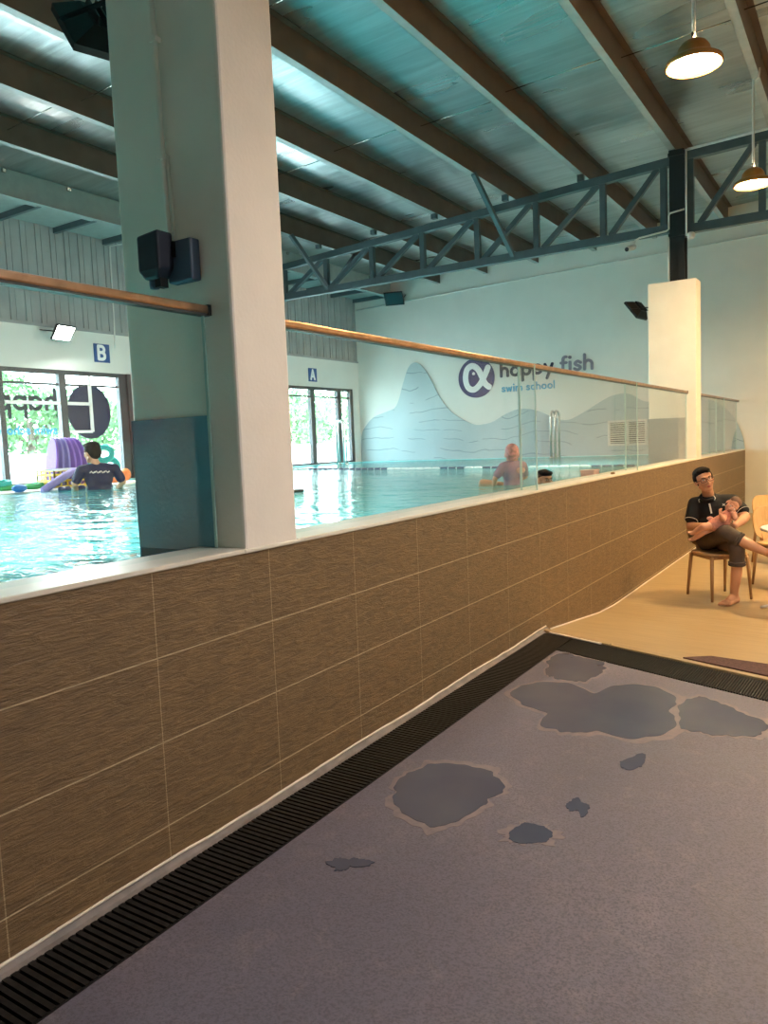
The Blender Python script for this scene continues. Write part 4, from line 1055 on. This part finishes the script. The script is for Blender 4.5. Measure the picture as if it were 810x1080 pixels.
chain(m,[((-.795,7.565,.494),.034),((-.77,7.585,.478),.032)])
chain(m,[((-1.22,8.05,.50),.075),((-1.038,7.63,.52),.058),((-1.035,7.64,.366),.049),((-1.045,7.66,.25),.051),((-1.062,7.68,.12),.040),((-1.068,7.69,.045),.034),((-1.066,7.71,.015),.032)])
foot(m,(-1.058,7.735,.006),(-1.135,7.505,-.006),(0,0,1),1.25)
body=blob(m,'body',M['skin'],t,.0052,4)
m=MB()
m.ell((-1.31,8.055,.82),(.188,.120,.165),TA); m.ell((-1.295,8.05,.66),(.172,.132,.18),TA); m.ell((-1.30,8.08,.53),(.172,.135,.085),TA)
chain(m,[((-1.335,8.035,.912),.066),((-1.475,8.03,.885),.066),((-1.492,7.955,.742),.063)])
chain(m,[((-1.335,8.035,.912),.066),((-1.135,8.07,.905),.072),((-1.038,7.995,.825),.064)])
m.cone((-1.335,8.035,.90),.066,(-1.342,8.005,.945),.062)
sh=blob(m,'shirt',M['shirt'],t,.010,4)
c0=Vector((-1.345,7.995,.968)); m=MB()
m.tube([c0+Vector((.066*math.cos(a),.066*math.sin(a)*1.05-.01,.030*math.sin(a)-.010)) for a in [2*math.pi*k/20 for k in range(20)]],.016,8,True,sc=(1,1)); m.build('collar',M['shirt'],sh,smooth=True)
m=MB(); m.tube([c0+Vector((-.060,-.035,-.014)),c0+Vector((-.078,-.046,-.040)),c0+Vector((-.07,-.062,-.062))],.004,6); m.build('collar_stripe',M['piping'],sh,smooth=True)
MB().tube([c0+Vector((.058,-.04,.0)),c0+Vector((.075,-.055,-.02)),c0+Vector((.07,-.075,-.04))],.004,6).build('collar_stripe',M['piping'],sh,smooth=True)
MB().bar((-1.322,7.925,.895),(-1.300,7.912,.80),.014,.008,(0,1,0)).build('placket',M['piping'],sh)
m=MB(); m.bar((-1.207,7.937,.873),(-1.183,7.937,.893),.006,.008,(0,1,0)); m.bar((-1.205,7.937,.893),(-1.183,7.937,.873),.006,.008,(0,1,0)); m.build('chest_emblem',M['piping'],sh)
MB().ell((-1.312,7.905,.752),(.030,.008,.020)).build('chest_print',M['baby_print'],sh,smooth=True)
for (a,b,r) in (((-1.4915,7.945,.735),(-1.493,7.935,.722),.0635),((-1.040,7.997,.827),(-1.030,7.988,.816),.0645)):
    a=Vector(a); b=Vector(b); n_=(b-a).normalized(); u_=n_.orthogonal().normalized(); w_=n_.cross(u_)
    MB().tube([b+(u_*math.cos(q)+w_*math.sin(q))*r for q in [2*math.pi*k/24 for k in range(24)]],.003,6,True).build('sleeve_stripe',M['piping'],sh,smooth=True)
m=MB()
m.ell((-1.30,8.085,.505),(.182,.145,.078),TA)
chain(m,[((-1.37,8.04,.50),.088),((-1.25,7.83,.585),.080),((-1.13,7.63,.652),.073),((-1.06,7.605,.62),.068),((-1.018,7.60,.598),.063)])
chain(m,[((-1.22,8.05,.50),.088),((-1.13,7.84,.515),.080),((-1.038,7.63,.518),.074),((-1.035,7.64,.44),.068),((-1.036,7.645,.375),.066)])
pt=blob(m,'trousers',M['pants'],t,.010,4)
for (b,n_,r) in (((-1.000,7.598,.588),(.9,-.05,-.42),.060),((-1.036,7.645,.352),(0,.05,-1),.066)):
    b=Vector(b); n_=Vector(n_).normalized(); u_=n_.orthogonal().normalized(); w_=n_.cross(u_)
    for k,o_ in enumerate((0,.022)):
        MB().tube([b-n_*o_+(u_*math.cos(q)+w_*math.sin(q))*(r+.001*k) for q in [2*math.pi*j/24 for j in range(24)]],.011,8,True).build('rolled_cuff',M['pants'],pt,smooth=True)
P=lambda a:HC+HR@(Vector(a)*1.03)
m=MB()
for c,r in (((0,-.022,.062),(.083,.092,.064)),((0,-.055,.01),(.079,.058,.078)),((-.072,-.02,.022),(.018,.044,.05)),((.072,-.02,.022),(.018,.044,.05)),((0,.042,.090),(.060,.040,.026)),((-.028,.055,.086),(.034,.028,.022)),((.035,.045,.088),(.034,.03,.024))):
    m.ell(P(c),[x*1.03 for x in r],HR)
blob(m,'hair',M['hair'],t,.006,3)
face(HC,HR,t,1.03)
m=MB()
for k in (-1,1):
    m.tube([P((k*.034+.027*math.copysign(abs(math.cos(q))**.6,math.cos(q)),.102-.006*abs(math.cos(q))*(1 if k*math.cos(q)>0 else .2),.0+.017*math.copysign(abs(math.sin(q))**.6,math.sin(q)))) for q in [2*math.pi*j/24 for j in range(24)]],.0024,6,True)
    m.tube([P((k*.061,.094,.006)),P((k*.078,.06,.006)),P((k*.081,.0,.002))],.0024,6)
m.tube([P((-.008,.103,.004)),P((0,.106,.006)),P((.008,.103,.004))],.0024,6)
m.build('glasses',M['lens_frame'],t,smooth=True)

# --- baby across his lap
t=thing('person','baby in pink lying across the lap of the person in black','person',(-1.16,7.70,.62))
BR=frame(Tc*.9-Vector((0,0,.30))-Rv*.12,Vector((0,0,.75))+Rv*.62+Vector((0,.3,0)))
BH=Vector((-1.085,7.735,.900))
m=MB(); head(m,BH,BR,.70,True)
chain(m,[((-1.10,7.745,.845),.028),((-1.118,7.735,.815),.045),((-1.165,7.70,.755),.060),((-1.245,7.685,.712),.054)])
chain(m,[((-1.25,7.67,.71),.042),((-1.325,7.625,.70),.034),((-1.385,7.645,.662),.027),((-1.428,7.655,.632),.019)])
foot(m,(-1.432,7.665,.624),(-1.475,7.64,.648),(-.5,-.4,.7),.42)
chain(m,[((-1.26,7.71,.69),.042),((-1.33,7.655,.650),.034),((-1.39,7.675,.60),.027),((-1.425,7.69,.572),.019)])
foot(m,(-1.428,7.70,.562),(-1.47,7.67,.568),(-.3,-.5,.8),.42)
chain(m,[((-1.145,7.70,.812),.030),((-1.150,7.63,.775),.024),((-1.172,7.605,.822),.017)])
hand(m,(-1.172,7.605,.822),(-.1,.05,1),(.8,-.3,0),(.3,.9,0),.42,.9)
chain(m,[((-1.075,7.72,.820),.028),((-1.058,7.66,.785),.023),((-1.074,7.655,.832),.016)])
hand(m,(-1.074,7.655,.832),(-.15,.1,1),(.8,-.3,0),(.2,.9,.1),.42,.9)
blob(m,'body',M['skin_baby'],t,.0042,3)
m=MB(); chain(m,[((-1.118,7.735,.815),.052),((-1.165,7.70,.755),.067),((-1.245,7.685,.712),.061)]); chain(m,[((-1.118,7.735,.815),.045),((-1.148,7.69,.808),.036)])
blob(m,'romper',M['baby_cloth'],t,.006,3)
face(BH,BR,t,.70,brows=False)
m=MB(); P2=lambda a:BH+BR@(Vector(a)*.70)
m.ell(P2((0,-.022,.052)),(.056,.064,.048),BR); m.ell(P2((0,-.045,.01)),(.054,.044,.055),BR); blob(m,'hair',simple('fine_baby_hair',(92,62,46),.7,var=.1),t,.005,3)

# --- instructor in the water, seen from behind
def standing(t,x,y,z0,H,fd,arms,skin,cloth,cname,headfwd,hoff=0,hscale=1.,sh_w=.19,v=.010):
    """z0 feet, H height, fd facing; arms: [[(lateral,forward,z)...],[...]] in body frame"""
    f_=Vector((fd[0],fd[1],0)).normalized(); r_=Vector((f_.y,-f_.x,0)); B=Vector((x,y,z0))
    Q=lambda a,b,c:B+r_*a+f_*b+Vector((0,0,c))
    BRm=Matrix((r_,f_,Vector((0,0,1)))).transposed(); k=H/1.72
    HRm=frame(Vector(headfwd),(0,0,1)); hc=Q(hoff,.02*k,H-.115*min(1.,k+.25)); hs=min(1.,k+.22)*hscale
    m=MB(); head(m,hc,HRm,hs)
    m.cone(hc+Vector((0,0,-.06*hs)),.052*k,Q(0,-.01,1.40*k),.058*k)
    m.ell(Q(0,0,1.27*k),(.165*k,.105*k,.17*k),BRm); m.ell(Q(0,0,1.08*k),(.145*k,.10*k,.17*k),BRm); m.ell(Q(0,-.01,.93*k),(.165*k,.115*k,.11*k),BRm)
    for s in (-1,1):
        chain(m,[(Q(0,-.005,1.41*k),.05*k),(Q(s*sh_w*k*.95,0,1.385*k),.05*k)])
        chain(m,[(Q(s*.085*k,0,.90*k),.085*k),(Q(s*.09*k,.01,.50*k),.058*k),(Q(s*.09*k,-.02,.08*k),.038*k)]); foot(m,Q(s*.09*k,-.04,.03*k),Q(s*.10*k,.18*k,.02*k),(0,0,1),k)
    for s,A in zip((-1,1),arms):
        P=[Q(s*sh_w*k,0,1.375*k)]+[Q(*a) for a in A]; rs=[.048*k,.042*k,.028*k][:len(P)]
        chain(m,list(zip(P,rs))); d=P[-1]-P[-2]; hand(m,P[-1],d,f_ if s>0 else f_,r_*-s,k,.35)
    blob(m,'body',skin,t,v*.75,4)
    m=MB()
    m.ell(Q(0,0,1.27*k),(.185*k,.123*k,.185*k),BRm); m.ell(Q(0,0,1.08*k),(.165*k,.118*k,.18*k),BRm); m.ell(Q(0,-.01,.93*k),(.18*k,.13*k,.10*k),BRm)
    for s,A in zip((-1,1),arms):
        a=Q(s*sh_w*k,0,1.375*k); b=Q(*A[0]); e=a.lerp(b,.72); chain(m,[(Q(0,-.005,1.405*k),.066*k),(a,.066*k),(e,.062*k)])
    c=blob(m,cname,cloth,t,v,4)
    return Q,hc,HRm,hs,BRm,c
t=thing('person','person in navy shirt standing in the pool, seen from behind beside the swim boards','person',(-8.62,6.5,0))
Q,hc,HRm,hs,BRm,c=standing(t,-8.64,6.47,.04,1.72,(-.86,.5),[[(-.30,.04,1.20),(-.27,.22,1.07)],[(.31,.05,1.19),(.25,.24,1.08)]],M['skin'],M['navy_cloth'],'shirt',(-.95,-.1,-.12),-.06,1.17,sh_w=.21)
m=MB(); P=lambda a:hc+HRm@(Vector(a)*hs)
for cc,r in (((0,-.02,.055),(.084,.094,.068)),((0,-.05,.0),(.081,.064,.085)),((-.07,-.01,.02),(.018,.045,.045)),((.07,-.01,.02),(.018,.045,.045)),((0,.05,.085),(.06,.045,.028))): m.ell(P(cc),[q_*hs for q_ in r],HRm)
blob(m,'hair',M['hair'],t,.008,3); face(hc,HRm,t,hs)
m=MB()
for a0 in (-.12,-.06,.0,.06):
    m.tube([Q(a0,-.112-.006,1.335),Q(a0+.02,-.118-.006,1.355),Q(a0+.04,-.119-.006,1.33),Q(a0+.065,-.117-.006,1.35)],.009,6)
m.build('shirt_print',M['piping'],c,smooth=True)

# --- child in mauve and pink at the pool edge
t=thing('person','child in pink cap and mauve swim shirt at the pool edge behind the glass','person',(-2.95,7.0,.4))
Q,hc,HRm,hs,BRm,c=standing(t,-2.97,7.0,.46,1.095,(-.75,.66),[[(-.185,.02,.76),(-.17,.10,.66)],[(.17,.08,.76),(.10,.16,.70)]],M['skin_baby'],M['rash'],'swim_shirt',(-.35,.93,.02),sh_w=.17,v=.008)
m=MB(); P=lambda a:hc+HRm@(Vector(a)*hs)
m.ell(P((0,-.014,.036)),(.080*hs,.097*hs,.086*hs),HRm); m.ell(P((0,-.04,.0)),(.076*hs,.074*hs,.08*hs),HRm); blob(m,'swim_cap',M['cap'],t,.007,3)
face(hc,HRm,t,hs,brows=False)
m=MB(); m.ell(Q(.045,-.078,.83),(.05,.012,.032),BRm); m.build('shirt_patch',M['baby_print'],c,smooth=True)
m=MB(); chain(m,[((-2.99,7.02,1.10),.055),((-3.18,7.05,1.140),.046),((-3.33,7.06,1.165),.040),((-3.37,7.12,1.13),.036),((-3.30,7.35,.95),.03)])
blob(m,'raised_leg',M['skin'],t,.008,3)
# --- second child, only the head above the water
t=thing('person','dark-haired child with only the head above water next to a glass fin','person',(-2.76,7.3,.1))
Q,hc,HRm,hs,BRm,c=standing(t,-2.76,7.3,.06,1.225,(.5,-.85),[[(-.22,.06,.80),(-.20,.16,.66)],[(.22,.06,.80),(.20,.16,.66)]],M['skin'],M['rash_pink'],'swim_shirt',(.75,-.6,.0),sh_w=.17,v=.009)
m=MB(); P=lambda a:hc+HRm@(Vector(a)*hs)
for cc,r in (((0,-.022,.055),(.084,.094,.066)),((0,-.05,.0),(.081,.062,.08)),((0,.05,.075),(.066,.044,.034))): m.ell(P(cc),[q*hs for q in r],HRm)
blob(m,'hair',M['hair'],t,.008,3); face(hc,HRm,t,hs)
# ------------------------------------------------------------------ light
w=bpy.data.worlds.new('overcast_sky'); S.world=w; w.use_nodes=True; nt=w.node_tree; bg=nt.nodes['Background']
tc=nt.nodes.new('ShaderNodeTexCoord'); sx=nt.nodes.new('ShaderNodeSeparateXYZ'); nt.links.new(tc.outputs['Generated'],sx.inputs[0])
rp=nt.nodes.new('ShaderNodeValToRGB'); rp.color_ramp.elements[0].position=.0; rp.color_ramp.elements[0].color=(.80,.95,1.,1); rp.color_ramp.elements[1].position=.8; rp.color_ramp.elements[1].color=(.6,.86,1.,1)
nt.links.new(sx.outputs['Z'],rp.inputs['Fac']); nt.links.new(rp.outputs['Color'],bg.inputs['Color']); bg.inputs['Strength'].default_value=10
def portal(c,size,rot):
    L=bpy.data.lights.new('window_portal','AREA'); L.shape='RECTANGLE'; L.size,L.size_y=size; L.cycles.is_portal=True
    o=bpy.data.objects.new('window_portal',L); COL.objects.link(o); o.location=c; o.rotation_euler=rot
for a,b in (WA,WB): portal((XW-.2,(a+b)/2,2.08),(1.85,b-a),(0,-math.pi/2,0))

# ------------------------------------------------------------------ camera
yaw,pitch,roll,F,h=5.71429379e-01,-8.99470716e-02,-4.03739378e-02,801.79389,1.60649612
f=Vector((-math.sin(yaw)*math.cos(pitch),math.cos(yaw)*math.cos(pitch),math.sin(pitch)))
r0=Vector((math.cos(yaw),math.sin(yaw),0)); u0=r0.cross(f)
r=math.cos(roll)*r0+math.sin(roll)*u0; u=-math.sin(roll)*r0+math.cos(roll)*u0
cam=bpy.data.cameras.new('camera'); co=bpy.data.objects.new('camera',cam); COL.objects.link(co)
co.matrix_world=Matrix(((r.x,u.x,-f.x,0),(r.y,u.y,-f.y,0),(r.z,u.z,-f.z,h),(0,0,0,1)))
cam.sensor_fit='VERTICAL'; cam.sensor_height=36; cam.lens=F/1080*36; cam.clip_start=.05; cam.clip_end=200
S.camera=co
vs=S.view_settings; vs.view_transform='Standard'; vs.look='None'; vs.gamma=1; vs.use_curve_mapping=False; vs.exposure=1.6
cy=S.cycles; cy.use_denoising=True; cy.max_bounces=14; cy.transparent_max_bounces=24; cy.diffuse_bounces=6; cy.glossy_bounces=6; cy.sample_clamp_indirect=8; cy.caustics_reflective=False; cy.caustics_refractive=False
